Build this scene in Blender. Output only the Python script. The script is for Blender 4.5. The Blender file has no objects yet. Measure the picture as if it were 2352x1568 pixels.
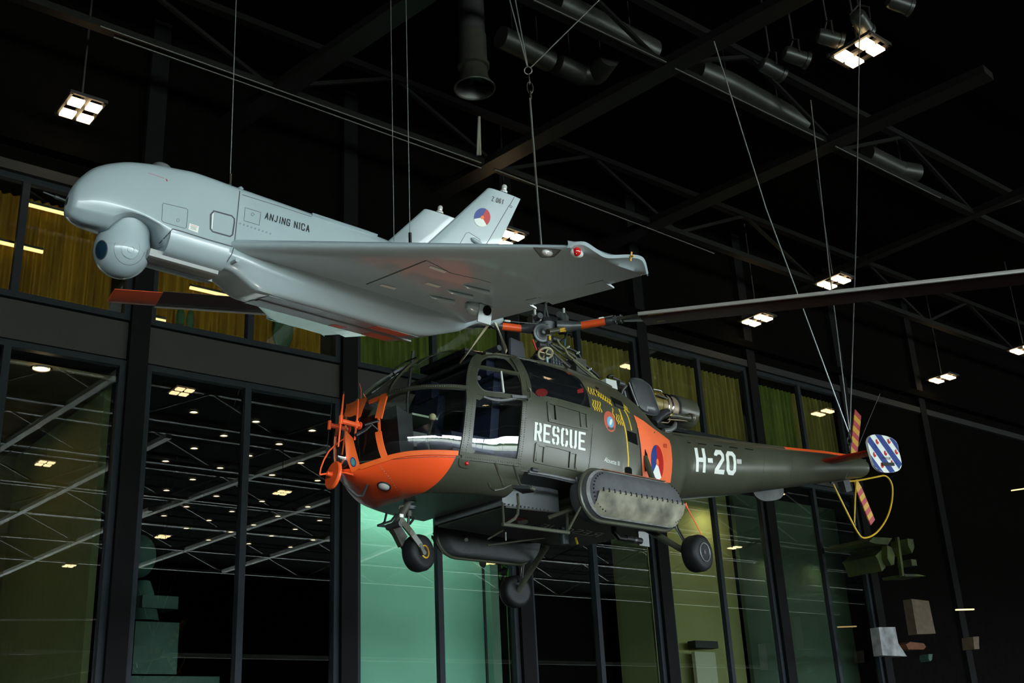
import bpy, bmesh, math, random
import numpy as np
from mathutils import Vector, Matrix, geometry
from mathutils.bvhtree import BVHTree
random.seed(7); rng = np.random.default_rng(7)
C = bpy.context.scene
COL = C.collection
# ------------------------------------------------------------------ camera
W, H, F = 2352, 1568, 2565.0
YAW, TILT, ROLL = .8734, .3629, -.0522
EYE = np.array([0., 0., 1.6])
_f = np.array([math.cos(TILT)*math.cos(YAW), math.cos(TILT)*math.sin(YAW), math.sin(TILT)])
_r = np.array([math.sin(YAW), -math.cos(YAW), 0.]); _u = np.cross(_r, _f)
_c, _s = math.cos(ROLL), math.sin(ROLL)
CR, CU, CF = _c*_r + _s*_u, -_s*_r + _c*_u, _f
cd = bpy.data.cameras.new('camera'); cam = bpy.data.objects.new('camera', cd); COL.objects.link(cam)
cd.sensor_width = 36; cd.lens = F/W*36; cd.clip_start = .05; cd.clip_end = 1500
cam.matrix_world = Matrix(((CR[0], CU[0], -CF[0], EYE[0]), (CR[1], CU[1], -CF[1], EYE[1]), (CR[2], CU[2], -CF[2], EYE[2]), (0, 0, 0, 1)))
C.camera = cam
# ------------------------------------------------------------------ world: bright overcast sky seen through the far glass wall
wd = bpy.data.worlds.new('sky'); C.world = wd; wd.use_nodes = True
nt = wd.node_tree; nt.nodes.clear()
tc = nt.nodes.new('ShaderNodeTexCoord'); sp = nt.nodes.new('ShaderNodeSeparateXYZ'); cr = nt.nodes.new('ShaderNodeValToRGB')
bg = nt.nodes.new('ShaderNodeBackground'); wo = nt.nodes.new('ShaderNodeOutputWorld')
nt.links.new(tc.outputs['Generated'], sp.inputs[0]); nt.links.new(sp.outputs['Z'], cr.inputs[0])
cr.color_ramp.elements[0].position = 0; cr.color_ramp.elements[0].color = (.86, .95, 1, 1)
cr.color_ramp.elements[1].position = .5; cr.color_ramp.elements[1].color = (.55, .75, 1, 1)
nt.links.new(cr.outputs[0], bg.inputs[0]); bg.inputs[1].default_value = 17.0
nt.links.new(bg.outputs[0], wo.inputs[0])
def portal(name, loc, rot, sx, sy):
    l = bpy.data.lights.new(name, 'AREA'); l.shape = 'RECTANGLE'; l.size = sx; l.size_y = sy; l.cycles.is_portal = True
    o = bpy.data.objects.new(name, l); COL.objects.link(o); o.location = loc; o.rotation_euler = rot; return o
YF, S, X0, ZH, ZS, ZL = 21.388, 5.0, 7.835, 13.22, 10.573, 9.692     # facade plane, bay, first column, header, sill, lintel
YB = -45.0                                                           # far glass wall behind the photographer
portal('daylight_portal', (25, YB-.05, 3.9), (math.radians(90), 0, 0), 170, 7.4)
C.view_settings.view_transform = 'Standard'; C.view_settings.look = 'None'; C.view_settings.gamma = 1
C.view_settings.exposure = 1.3; C.view_settings.use_curve_mapping = False
C.cycles.max_bounces = 7; C.cycles.diffuse_bounces = 3; C.cycles.glossy_bounces = 4; C.cycles.transmission_bounces = 6
C.cycles.transparent_max_bounces = 12; C.cycles.caustics_reflective = False; C.cycles.caustics_refractive = False
C.cycles.sample_clamp_indirect = 6; C.cycles.use_denoising = True
# ------------------------------------------------------------------ helpers
def ray(x, y):
    d = CR*((x-W/2)/F) - CU*((y-H/2)/F) + CF
    return d
def crop(x0, y0, s): return lambda *p: [(x0+a/s, y0+b/s) for a, b in p]
k1 = crop(720, 860, 3.2667); k2 = crop(1100, 660, 3.4093); k3 = crop(1120, 1020, 4.3556); k4 = crop(1540, 880, 3.4089)
kA = crop(725, 880, 6.27); kB = crop(1140, 690, 6.918); kC = crop(1400, 840, 8.7125); kD = crop(880, 800, 5.6)
kE = crop(1880, 900, 4.3545); kF = crop(860, 1130, 7.839); kG = crop(1340, 860, 6.032); kH = crop(1560, 1000, 13.067)
kP = crop(80, 340, 3.7935); kQ = crop(500, 400, 3.92); kR = crop(900, 400, 3.92); kS = crop(200, 490, 9.2227); kT = crop(1200, 540, 7.84)
kU = crop(440, 580, 7.84); kV = crop(640, 640, 7.84); kW = crop(1040, 680, 8.7115); kX = crop(900, 420, 7.35)
class Frame:
    def __init__(s, o, M): s.o = np.array(o, float); s.M = np.array(M, float); s.c = s.M @ (EYE-s.o)
    def d(s, x, y): return s.M @ ray(x, y)
    def at(s, p, x=None, y=None, z=None):
        d = s.d(*p)
        t = (x-s.c[0])/d[0] if x is not None else (y-s.c[1])/d[1] if y is not None else (z-s.c[2])/d[2]
        return s.c + d*t
    def matrix(s):
        A = s.M.T
        return Matrix(((A[0][0], A[0][1], A[0][2], s.o[0]), (A[1][0], A[1][1], A[1][2], s.o[1]), (A[2][0], A[2][1], A[2][2], s.o[2]), (0, 0, 0, 1)))
    def plane(s, p, z0, sy):                      # plane z = z0 + sy*y of the frame
        d = s.d(*p); t = (z0 + sy*s.c[1] - s.c[2])/(d[2]-sy*d[1]); return s.c + d*t
WORLD = Frame((0, 0, 0), np.eye(3))
def unit(v): v = np.asarray(v, float); return v/max(np.linalg.norm(v), 1e-9)
def perp(a):
    a = unit(a); h = np.array([0, 0, 1.]) if abs(a[2]) < .9 else np.array([1., 0, 0]); u = unit(np.cross(h, a)); return u, np.cross(a, u)
class MB:
    def __init__(s): s.v = []; s.f = []
    def add(s, v, f):
        n = len(s.v); s.v += [tuple(map(float, q)) for q in v]; s.f += [tuple(i+n for i in q) for q in f]; return s
    def box(s, c, sz, ax=None):
        c = np.array(c, float); A = np.eye(3) if ax is None else np.array(ax, float); h = np.array(sz)/2
        v = [c + A[0]*h[0]*i + A[1]*h[1]*j + A[2]*h[2]*k for i in (-1, 1) for j in (-1, 1) for k in (-1, 1)]
        return s.add(v, [(0, 1, 3, 2), (4, 6, 7, 5), (0, 4, 5, 1), (2, 3, 7, 6), (0, 2, 6, 4), (1, 5, 7, 3)])
    def beam(s, p, q, w, h, up=(0, 0, 1)):
        p = np.array(p, float); q = np.array(q, float); a = unit(q-p); u = np.cross(up, a)
        if np.linalg.norm(u) < 1e-3: u = perp(a)[0]
        u = unit(u); n = np.cross(a, u)
        return s.box((p+q)/2, (np.linalg.norm(q-p), w, h), (a, u, n))
    def grid(s, P, cu=False, cv=False):
        P = np.asarray(P); m, n = P.shape[:2]; f = []
        for i in range(m if cu else m-1):
            for j in range(n if cv else n-1):
                f.append((i*n+j, ((i+1) % m)*n+j, ((i+1) % m)*n+(j+1) % n, i*n+(j+1) % n))
        return s.add(P.reshape(-1, 3), f)
    def tube(s, pts, r, n=10, caps=True, closed=False):
        pts = np.array(pts, float); m = len(pts); rr = np.broadcast_to(np.asarray(r, float), (m,))
        T = np.array([unit(pts[(i+1) % m if closed else min(i+1, m-1)] - pts[(i-1) % m if closed else max(i-1, 0)]) for i in range(m)])
        u, w = perp(T[0]); R = []
        for i in range(m):
            u = unit(u - T[i]*(u @ T[i])); w = np.cross(T[i], u)
            R.append([pts[i] + rr[i]*(math.cos(a)*u + math.sin(a)*w) for a in np.linspace(0, 2*math.pi, n, endpoint=False)])
        b = len(s.v); s.grid(np.array(R), closed, True)
        if caps and not closed:
            s.f.append(tuple(b+j for j in range(n))[::-1]); s.f.append(tuple(b+(m-1)*n+j for j in range(n)))
        return s
    def cyl(s, p, q, r, r2=None, n=20): return s.tube([p, q], [r, r if r2 is None else r2], n)
    def lathe(s, o, ax, prof, n=28, caps=True):           # prof: list of (distance along axis, radius)
        o = np.array(o, float); a = unit(ax); u, w = perp(a)
        P = np.array([[o + a*d + r*(math.cos(t)*u + math.sin(t)*w) for t in np.linspace(0, 2*math.pi, n, endpoint=False)] for d, r in prof])
        b = len(s.v); s.grid(P, False, True)
        if caps:
            m = len(prof); s.f.append(tuple(b+j for j in range(n))[::-1]); s.f.append(tuple(b+(m-1)*n+j for j in range(n)))
        return s
    def ball(s, c, r, n=24, m=14, sc=(1, 1, 1)):
        c = np.array(c, float); sc = np.array(sc)
        P = np.array([[c + r*sc*np.array([math.sin(t)*math.cos(p), math.sin(t)*math.sin(p), math.cos(t)]) for p in np.linspace(0, 2*math.pi, n, endpoint=False)] for t in np.linspace(.02, math.pi-.02, m)])
        b = len(s.v); s.grid(P, False, True); s.f.append(tuple(b+j for j in range(n))); s.f.append(tuple(b+(m-1)*n+j for j in range(n))[::-1]); return s
    def torus(s, c, ax, R, r, n=32, m=10):
        c = np.array(c, float); u, w = perp(ax)
        return s.tube([c + R*(math.cos(t)*u + math.sin(t)*w) for t in np.linspace(0, 2*math.pi, n, endpoint=False)], r, m, closed=True)
    def prism(s, poly, off):                              # poly: list of 3D points (planar), off: 3D vector
        n = len(poly); off = np.array(off, float); P = [np.array(p, float) for p in poly]
        return s.add(P + [p+off for p in P], [tuple(range(n))[::-1], tuple(range(n, 2*n))] + [(i, (i+1) % n, n+(i+1) % n, n+i) for i in range(n)])
    def obj(s, name, mat, parent=None, ang=35, fix=True):
        me = bpy.data.meshes.new(name); me.from_pydata(s.v, [], s.f); me.update()
        if fix:
            bm = bmesh.new(); bm.from_mesh(me); bmesh.ops.recalc_face_normals(bm, faces=bm.faces); bm.to_mesh(me); bm.free()
        if ang: me.polygons.foreach_set('use_smooth', [True]*len(me.polygons)); me.set_sharp_from_angle(angle=math.radians(ang))
        if mat: me.materials.append(mat)
        o = bpy.data.objects.new(name, me); COL.objects.link(o)
        if parent: o.parent = parent
        return o
def tag(o, label=None, cat=None, group=None, kind=None):
    if label: o['label'] = label
    if cat: o['category'] = cat
    if group: o['group'] = group
    if kind: o['kind'] = kind
    return o
def empty(name, label, cat, mat=None, loc=None, group=None):
    o = bpy.data.objects.new(name, None); COL.objects.link(o); o.empty_display_size = .2
    if mat is not None: o.matrix_world = mat
    if loc is not None: o.location = loc
    return tag(o, label, cat, group)
def struct(o, label=None): o['kind'] = 'structure'; o['label'] = label or o.name.replace('_', ' '); return o
def copy_tree(o, parent=None):
    c = o.copy(); COL.objects.link(c)
    if parent: c.parent = parent
    for ch in list(o.children): copy_tree(ch, c)
    return c
# ------------------------------------------------------------------ materials
def mat(name, col, rough=.5, metal=0., noise=0., nscale=6., bump=0., spec=.5, coat=0., emit=None, estr=0., rvar=0.):
    m = bpy.data.materials.new(name); m.use_nodes = True; n = m.node_tree; b = n.nodes['Principled BSDF']
    b.inputs['Base Color'].default_value = (*col, 1); b.inputs['Roughness'].default_value = rough; b.inputs['Metallic'].default_value = metal
    b.inputs['Specular IOR Level'].default_value = spec; b.inputs['Coat Weight'].default_value = coat
    if emit: b.inputs['Emission Color'].default_value = (*emit, 1); b.inputs['Emission Strength'].default_value = estr
    if noise or bump or rvar:
        t = n.nodes.new('ShaderNodeTexCoord'); x = n.nodes.new('ShaderNodeTexNoise'); x.inputs['Scale'].default_value = nscale; x.inputs['Detail'].default_value = 6
        n.links.new(t.outputs['Object'], x.inputs['Vector'])
        if noise:
            r = n.nodes.new('ShaderNodeValToRGB'); r.color_ramp.elements[0].position = .3; r.color_ramp.elements[1].position = .7
            r.color_ramp.elements[0].color = (*[c*(1-noise) for c in col], 1); r.color_ramp.elements[1].color = (*[min(1, c*(1+noise*.7)) for c in col], 1)
            n.links.new(x.outputs['Fac'], r.inputs[0]); n.links.new(r.outputs[0], b.inputs['Base Color'])
        if rvar:
            q = n.nodes.new('ShaderNodeMapRange'); q.inputs['To Min'].default_value = rough-rvar; q.inputs['To Max'].default_value = rough+rvar
            n.links.new(x.outputs['Fac'], q.inputs[0]); n.links.new(q.outputs[0], b.inputs['Roughness'])
        if bump:
            p = n.nodes.new('ShaderNodeBump'); p.inputs['Strength'].default_value = bump; p.inputs['Distance'].default_value = .01
            n.links.new(x.outputs['Fac'], p.inputs['Height']); n.links.new(p.outputs[0], b.inputs['Normal'])
    return m
def glass(name, tint, ior, rough=0., refl=(1, 1, 1)):
    m = bpy.data.materials.new(name); m.use_nodes = True; n = m.node_tree; n.nodes.clear()
    o = n.nodes.new('ShaderNodeOutputMaterial'); x = n.nodes.new('ShaderNodeMixShader'); fr = n.nodes.new('ShaderNodeFresnel'); fr.inputs[0].default_value = ior
    t = n.nodes.new('ShaderNodeBsdfTransparent'); t.inputs[0].default_value = (*tint, 1); g = n.nodes.new('ShaderNodeBsdfGlossy'); g.inputs['Roughness'].default_value = rough; g.inputs[0].default_value = (*refl, 1)
    ge = n.nodes.new('ShaderNodeNewGeometry'); ii = n.nodes.new('ShaderNodeMapRange'); ii.inputs['To Min'].default_value = ior; ii.inputs['To Max'].default_value = 1/ior
    n.links.new(ge.outputs['Backfacing'], ii.inputs[0]); n.links.new(ii.outputs[0], fr.inputs[0])
    n.links.new(fr.outputs[0], x.inputs[0]); n.links.new(t.outputs[0], x.inputs[1]); n.links.new(g.outputs[0], x.inputs[2]); n.links.new(x.outputs[0], o.inputs[0]); return m
M = {}
M['black'] = mat('black_steel', (.004, .0042, .0045), .7, noise=.2)
M['roof'] = mat('roof_deck', (.0018, .0018, .0016), .9, noise=.2, spec=.03)
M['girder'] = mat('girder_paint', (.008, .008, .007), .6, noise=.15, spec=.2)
M['girder_hall'] = mat('girder_lit_grey', (.36, .37, .33), .5, noise=.1)  # paler copy of the girder paint, standing in for light on mirrored girders
M['wallblack'] = mat('wall_black', (.0028, .0025, .0022), .9, noise=.3, spec=.03)
M['spandrel'] = mat('spandrel_panel', (.018, .015, .013), .7, noise=.12, nscale=2)
M['column'] = mat('column_black', (.0035, .0035, .004), .8, spec=.15, noise=.2, nscale=3)
M['winframe'] = mat('window_frame', (.014, .018, .024), .65, spec=.2, noise=.12)
M['floor'] = mat('floor_dark', (.09, .075, .06), .6, noise=.2, nscale=1)
M['pane'] = glass('pane_glass', (.9, .95, .92), 1.75)
M['steel'] = mat('steel_wire', (.42, .45, .45), .4, .8)
M['shackle'] = mat('shackle_steel', (.2, .19, .16), .4, .9, noise=.3, nscale=30)
M['olive'] = mat('olive_paint', (.060, .064, .042), .33, noise=.16, nscale=3, rvar=.08)
M['olive_dark'] = mat('olive_dark', (.04, .04, .03), .5, noise=.2)
M['orange'] = mat('orange_dayglo', (1, .12, .022), .4, noise=.06, nscale=4)
M['orange2'] = mat('orange_frame', (1, .15, .022), .42, noise=.05)
M['white'] = mat('white_marking', (.78, .83, .78), .45)
M['yellow'] = mat('yellow_marking', (.72, .47, .02), .5)
M['blue'] = mat('blue_marking', (.004, .032, .22), .45)
M['red'] = mat('red_marking', (.48, .006, .008), .45)
M['orangedot'] = mat('orange_marking', (.9, .17, .02), .45)
M['rubber'] = mat('tyre_rubber', (.0085, .009, .0095), .55, spec=.22, noise=.25, nscale=8)
M['ymetal'] = mat('yellow_hub', (.55, .3, .02), .4, noise=.2, nscale=12)
M['dgrey'] = mat('dark_grey_metal', (.055, .06, .062), .42, .3, noise=.2, nscale=12)
M['mgrey'] = mat('mid_grey_metal', (.16, .17, .17), .4, .4, noise=.2, nscale=9)
M['chrome'] = mat('chrome', (.75, .77, .78), .12, 1.)
M['bellygrey'] = mat('belly_grey', (.2, .22, .225), .38, .35, noise=.18, nscale=4)
M['canvas'] = mat('grey_canvas', (.075, .078, .083), .75, noise=.18, nscale=9, bump=.3)
M['canvas_worn'] = mat('worn_canvas', (.24, .23, .17), .7, noise=.75, nscale=4, bump=.35)
M['canopy'] = glass('canopy_glass', (.86, .88, .86), 1.6)
M['darkglass'] = mat('dark_glass', (.008, .009, .01), .05, spec=.6)
M['void'] = mat('dark_opening', (.003, .003, .003), .9, spec=.1)
M['black2'] = mat('black_plastic', (.015, .016, .017), .35, noise=.1)
M['navy'] = mat('navy_seat', (.011, .019, .055), .7, noise=.2)
M['ochre'] = mat('ochre_casing', (.2, .15, .035), .4, .3, noise=.3, nscale=10)
M['tan'] = mat('heat_tan', (.33, .25, .17), .45, .4, noise=.25, nscale=8)
M['cream'] = mat('cream_paint', (.66, .6, .36), .4)
M['propcream'] = mat('propeller_cream', (.62, .58, .42), .45, noise=.05)
M['maroon'] = mat('blade_maroon', (.045, .012, .012), .55, noise=.2)
M['bladegrey'] = mat('blade_edge_grey', (.5, .48, .46), .35, .3)
M['drone'] = mat('drone_grey', (.345, .43, .45), .26, noise=.035, nscale=2.5, coat=.25)
M['dronegrey2'] = mat('drone_underside', (.36, .385, .375), .5, noise=.12, nscale=3)
M['dline'] = mat('panel_line', (.05, .06, .065), .6)
M['lens'] = mat('lens_glass', (.01, .035, .06), .06, spec=1., coat=1.)
M['redlens'] = mat('red_lens', (.55, .01, .012), .08, coat=1.)
M['clear'] = mat('clear_lens', (.75, .78, .74), .1, .2, coat=1.)
M['palegrey'] = mat('pale_grey_box', (.55, .6, .56), .45)
M['lamp'] = mat('lamp_face', (1, .9, .7), .5, emit=(1, .70, .36), estr=3.6)
M['lampdim'] = mat('lamp_face_dim', (1, .85, .5), .5, emit=(1, .68, .26), estr=.75)
M['lamphouse'] = mat('lamp_housing', (.03, .03, .03), .5)
M['spot'] = mat('spotlight_body', (.07, .075, .07), .35, .5, noise=.1)
M['duct'] = mat('duct_metal', (.05, .052, .046), .4, .4, noise=.2, nscale=4)
# ================================================================== THE HALL (setting)
ZC = 18.0
XL, XR = -62., 112.
def quadbox(name, lo, hi, m, label=None, parent=None):
    lo = np.array(lo); hi = np.array(hi); o = MB().box((lo+hi)/2, hi-lo).obj(name, m, parent, ang=0)
    return struct(o, label) if parent is None else o
quadbox('floor', (XL, YB, -.2), (XR, YF+26, 0), M['floor'], 'dark hall floor')
quadbox('ceiling', (XL, YB, ZC), (XR, YF+26, ZC+.2), M['roof'], 'black roof deck')
quadbox('wall_left', (XL-.2, YB, 0), (XL, YF+26, ZC), M['wallblack'], 'far dark end wall')
quadbox('wall_right', (XR, YB, 0), (XR+.2, YF+26, ZC), M['wallblack'], 'far dark end wall on the right')
quadbox('wall_back', (XL, YF+26, 0), (XR, YF+26.2, ZC), M['wallblack'], 'dark wall behind the rooms')
# far glass wall behind the photographer: sill, head, mullions, panes left as clear glass
quadbox('wall_front', (XL, YB-.2, 7.6), (XR, YB, ZC), M['wallblack'], 'dark wall above the far glass wall')
quadbox('baseboard_front', (XL, YB-.2, 0), (XR, YB, .25), M['black'], 'sill of the far glass wall')
mb = MB()
for x in np.arange(XL+1, XR, 3.3): mb.box((x, YB+.05, 3.9), (.14, .22, 7.4))
mb.box((25, YB+.05, 4.6), (174, .16, .1))
struct(mb.obj('trim_front', M['black'], ang=0), 'mullions of the far glass wall')
quadbox('trim_beam', (XL, YB+.4, 10.9), (XR, YB+.7, 11.25), M['girder_hall'], 'pale beam along the far glass wall')
# outside: field and trees
og = mat('dry_field', (.36, .31, .2), .9, noise=.5, nscale=.02)
struct(MB().box((25, YB-320, -.5), (1400, 630, .2)).obj('floor_outside', og, ang=0), 'field outside the far glass wall')
pts = []
for i, x in enumerate(np.arange(-500, 560, 7)): pts.append((x, 6+2.2*math.sin(i*.9)+1.8*rng.random()))
P = np.array([[(x, YB-300-20*k, (h if k < 1 else h*.95) if j else -.4) for x, h in pts] for k, j in ((0, 0), (0, 1), (1, 1), (1, 0))])
struct(MB().grid(P).obj('trim_treeline', mat('tree_green', (.05, .09, .03), .9, noise=.4, nscale=.05)), 'distant tree line')
# ------------------------------------------------------------------ facade
cx = lambda k: X0+k*S
for k in range(-2, 7):
    mb = MB().box((cx(k), YF-.04, ZC/2), (.40, .24, ZC))
    struct(mb.obj('trim_%d' % (k+3), M['column'], ang=0), 'black facade column')
quadbox('wall_facade', (XL, YF+.02, ZH+.22), (XR, YF+.25, ZC), M['wallblack'], 'dark wall above the upper windows')
quadbox('trim_20', (XL, YF-.14, ZH+.02), (XR, YF+.1, ZH+.24), M['black'], 'window header beam')
quadbox('trim_21', (XL, YF-.3, ZH+.62), (XR, YF-.02, ZH+.86), M['roof'], 'dark beam above the windows')
quadbox('wall_facade_right', (cx(5)+.2, YF, 0), (XR, YF+.25, ZH+.22), M['wallblack'], 'dark wall right of the windows')
quadbox('wall_facade_left', (XL, YF, 0), (cx(-2)-.2, YF+.25, ZH+.22), M['wallblack'], 'dark wall left of the windows')
wn = 0
for k in range(-2, 5):
    quadbox('wall_spandrel_%d' % (k+3), (cx(k)+.21, YF-.02, ZL+.04), (cx(k+1)-.21, YF+.2, ZS-.04), M['spandrel'], 'dark spandrel panel between storeys')
    for (z0, z1) in ((0.02, ZL), (ZS, ZH)):
        for hf in (0, 1):
            xa = cx(k)+.205+hf*2.295; xb = xa+2.295; wn += 1
            mb = MB(); w = .13
            mb.box(((xa+xb)/2, YF+.02, z1-w/2), (xb-xa, .15, w)).box(((xa+xb)/2, YF+.02, z0+w/2), (xb-xa, .15, w))
            wl = w if hf == 0 else w*.55; wr = w if hf == 1 else w*.55
            mb.box((xa+wl/2, YF+.02, (z0+z1)/2), (wl, .15, z1-z0-2*w)).box((xb-wr/2, YF+.02, (z0+z1)/2), (wr, .15, z1-z0-2*w))
            o = struct(mb.obj('window_%d' % wn, M['winframe'], ang=0), 'dark framed facade window')
            MB().box(((xa+xb)/2, YF+.045, (z0+z1)/2), (xb-xa-wl*.6, .004, z1-z0-.1)).obj('pane', M['pane'], o, ang=0)
quadbox('floor_upper', (XL, YF+.2, ZL+.04), (XR, YF+26, ZS-.1), M['roof'], 'floor slab of the upper storey')
quadbox('ceiling_upper', (XL, YF+.25, ZH+.3), (XR, YF+26, ZH+.5), M['roof'], 'ceiling of the upper storey')
# ------------------------------------------------------------------ upper rooms: curtains and lamps
def curtain_mat(name, col):
    m = bpy.data.materials.new(name); m.use_nodes = True; n = m.node_tree; n.nodes.clear()
    o = n.nodes.new('ShaderNodeOutputMaterial'); x = n.nodes.new('ShaderNodeMixShader'); x.inputs[0].default_value = .6
    d = n.nodes.new('ShaderNodeBsdfDiffuse'); t = n.nodes.new('ShaderNodeBsdfTranslucent')
    tc = n.nodes.new('ShaderNodeTexCoord'); mp = n.nodes.new('ShaderNodeMapping'); mp.inputs['Scale'].default_value = (4, 1, .25)
    ns = n.nodes.new('ShaderNodeTexNoise'); ns.inputs['Scale'].default_value = 2; r = n.nodes.new('ShaderNodeValToRGB')
    r.color_ramp.elements[0].position = .3; r.color_ramp.elements[0].color = (*[c*.55 for c in col], 1); r.color_ramp.elements[1].position = .7; r.color_ramp.elements[1].color = (*col, 1)
    n.links.new(tc.outputs['Object'], mp.inputs[0]); n.links.new(mp.outputs[0], ns.inputs[0]); n.links.new(ns.outputs['Fac'], r.inputs[0])
    for q in (d, t): n.links.new(r.outputs[0], q.inputs[0])
    n.links.new(d.outputs[0], x.inputs[1]); n.links.new(t.outputs[0], x.inputs[2]); n.links.new(x.outputs[0], o.inputs[0]); return m
CA = curtain_mat('amber_curtain', (.52, .33, .05)); CB = curtain_mat('olive_curtain', (.38, .35, .12)); CG = curtain_mat('green_curtain', (.2, .28, .08))
def alight(name, loc, rot, sx, sy, col, power, spread=None):
    l = bpy.data.lights.new(name, 'AREA'); l.shape = 'RECTANGLE'; l.size = sx; l.size_y = sy; l.color = col; l.energy = power
    if spread: l.spread = math.radians(spread)
    o = bpy.data.objects.new(name, l); COL.objects.link(o); o.location = loc; o.rotation_euler = [math.radians(a) for a in rot]; return o
CUR = [(-1, 0, CA, 'amber curtain behind the leftmost upper window, at the picture edge'), (-1, 1, CA, 'amber curtain behind the window left of the grey drone nose'),
       (0, 0, CA, 'amber curtain behind the upper window under the drone nose joint'), (0, 1, CA, 'golden curtain with a cactus shape in front, under the drone belly'),
       (1, 0, CG, 'green curtain seen under the tail of the drone'), (1, 1, CG, 'green curtain left of the cream propeller blades'),
       (2, 0, CB, 'olive curtain right behind the rotor hub'), (2, 1, CB, 'wide olive curtain above the helicopter engine hoses'),
       (3, 0, CB, 'olive curtain behind the helicopter exhaust pipe'), (3, 1, CB, 'olive curtain right of the exhaust pipe'),
       (4, 0, CG, 'green curtain above the helicopter tail boom'), (4, 1, CB, 'rightmost olive curtain, left of the tail rotor')]
for k, hf, m, lab in CUR:
    tn_ = .35*(1.15 if k >= 1 else .45); xa = cx(k)+.28+hf*2.3; xb = cx(k)+.2+hf*2.3+(1.95 if k >= 1 else 2.2 if hf == 0 else 1.85)+tn_
    us = np.linspace(0, 1, 220); zs = np.linspace(ZS-.08, ZH-.26, 5)
    P = np.array([[(xa+(xb-xa)*u, YF+.38+.05*math.sin(u*2*math.pi*11+.5*math.sin(u*9+k))+.012*math.sin(u*47+k), z) for u in us] for z in zs])
    tag(MB().grid(P).obj('curtain', m, ang=60), lab, 'curtain', 'pleated curtains in the upper storey')
for k in range(-1, 5):
    col = (1, .72, .3) if k < 1 else (.85, .85, .42)
    alight('upper_room_light', (cx(k)+2.5, YF+3.4, ZS+1.5), (-90, 0, 180) if False else (90, 0, 180), 4.4, 2.2, col, 6.2 if k < 1 else 12)
def strip(pa, pb, lab):
    a = WORLD.at(pa, y=YF+.22); b = WORLD.at(pb, y=YF+.22); b[2] = a[2] = (a[2]+b[2])/2
    t = empty('strip_lamp', lab, 'lamp', loc=(a+b)/2, group='strip lamps behind the upper windows')
    d = (b-a)/2
    for nm, zz, m in (('housing', .05, M['lamphouse']), ('tube', 0, M['lampdim'])): MB().beam(-d+(0, 0, zz), d+(0, 0, zz), .05, .06).obj(nm, m, t, ang=0)
strip((60, 468), (150, 492), 'long strip lamp just left of the drone nose'); strip((-30, 545), (98, 583), 'lower strip lamp at the left picture edge')
strip((436, 658), (528, 683), 'strip lamp under the drone belly, above the orange blade tip'); strip((351, 731), (380, 737), 'short strip lamp just above the window sill right of the column')
# cactus and plants in front of the curtains
CACT = mat('cactus_green', (.035, .085, .03), .7, noise=.3, nscale=8)
def cactus(p, h, r, lab, leaf=False):
    o = WORLD.at(p, y=YF+.2); b = (o[0], o[1], ZS+.02); t = empty('cactus', lab, 'plant', loc=b)
    MB().lathe((0, 0, 0), (0, 0, 1), [(0, .05), (.16, .07), (.18, .07)], 16).obj('pot', M['black2'], t)
    MB().ball((0, 0, .12+h/2), 1, 20, 14, (r, r*.32, h/2)).obj('stem', CACT, t)
cactus((648, 800), 1.0, .27, 'big oval green cactus on the sill in front of the golden curtain'); cactus((414, 740), .5, .1, 'small cactus on the sill behind the rotor blade')
cactus((437, 742), .5, .09, 'small cactus on the sill, right one of the pair')
# ------------------------------------------------------------------ lower rooms
def wallbox(name, lo, hi, m, label): return quadbox(name, lo, hi, m, label)
OLW = mat('olive_wall', (.19, .19, .07), .8, noise=.06, nscale=1); TEAL = mat('teal_wall', (.26, .56, .44), .7, noise=.05, nscale=1)
DTEAL = mat('dark_teal_wall', (.04, .07, .045), .8, noise=.1, nscale=1); BROWN = mat('brown_ceiling', (.10, .07, .03), .7, noise=.2, nscale=2)
wallbox('wall_room_1', (cx(-2), YF+7, 0), (cx(0)-.2, YF+7.2, ZL), mat('brown_wall', (.11, .085, .04), .8, noise=.3, nscale=2), 'brown back wall of the left room')
wallbox('wall_room_2', (cx(0)-.24, YF+1.0, 0), (cx(0)-.1, YF+7, ZL), mat('sage_wall', (.2, .21, .09), .8, noise=.1), 'sage green side wall of the left room')
wallbox('wall_room_3', (cx(-2)-.2, YF+.3, 0), (cx(-2), YF+7, ZL), M['wallblack'], 'side wall of the left room')
wallbox('ceiling_room', (cx(-2), YF+.3, ZL-.35), (cx(0)-.25, YF+7, ZL-.25), BROWN, 'brown ceiling of the left room')
wallbox('wall_room_4', (cx(0)-.09, YF+.3, 0), (cx(0)+.05, YF+24, ZL), M['wallblack'], 'black side wall of the dark room')
wallbox('ceiling_room_dark', (cx(0)+.06, YF+.3, ZL-.28), (cx(6), YF+24, ZL-.2), M['wallblack'], 'black ceiling of the dark room')
xt = WORLD.at((1135, 1350), y=YF+1.3)[0]
wallbox('wall_teal', (WORLD.at((806, 1350), y=YF+1.3)[0], YF+1.3, 0), (xt, YF+1.45, ZL-.3), TEAL, 'teal lit wall behind the glass')
wallbox('wall_room_5', (xt+.2, YF+2.2, 0), (cx(3), YF+2.35, ZL-.3), M['wallblack'], 'black wall behind the middle windows')
xo = WORLD.at((1528, 1300), y=YF+1.4)[0]
wallbox('wall_olive', (cx(3)-.3, YF+1.4, 0), (cx(4)-.2, YF+1.55, ZL-.3), OLW, 'olive lit wall behind the glass')
wallbox('wall_room_6', (cx(3)-.3, YF+.25, 0), (cx(3)-.2, YF+1.4, ZL-.3), mat('olive_side', (.2, .22, .09), .8), 'short olive side wall')
wallbox('wall_dark_teal', (cx(4)-.1, YF+1.2, 0), (cx(5)+.3, YF+1.35, ZL-.3), DTEAL, 'dark green wall behind the glass')
alight('left_room_light', (cx(-1)+2.4, YF+3.5, ZL-.5), (0, 0, 0), 3, 3, (1, .72, .3), 7)
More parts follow.
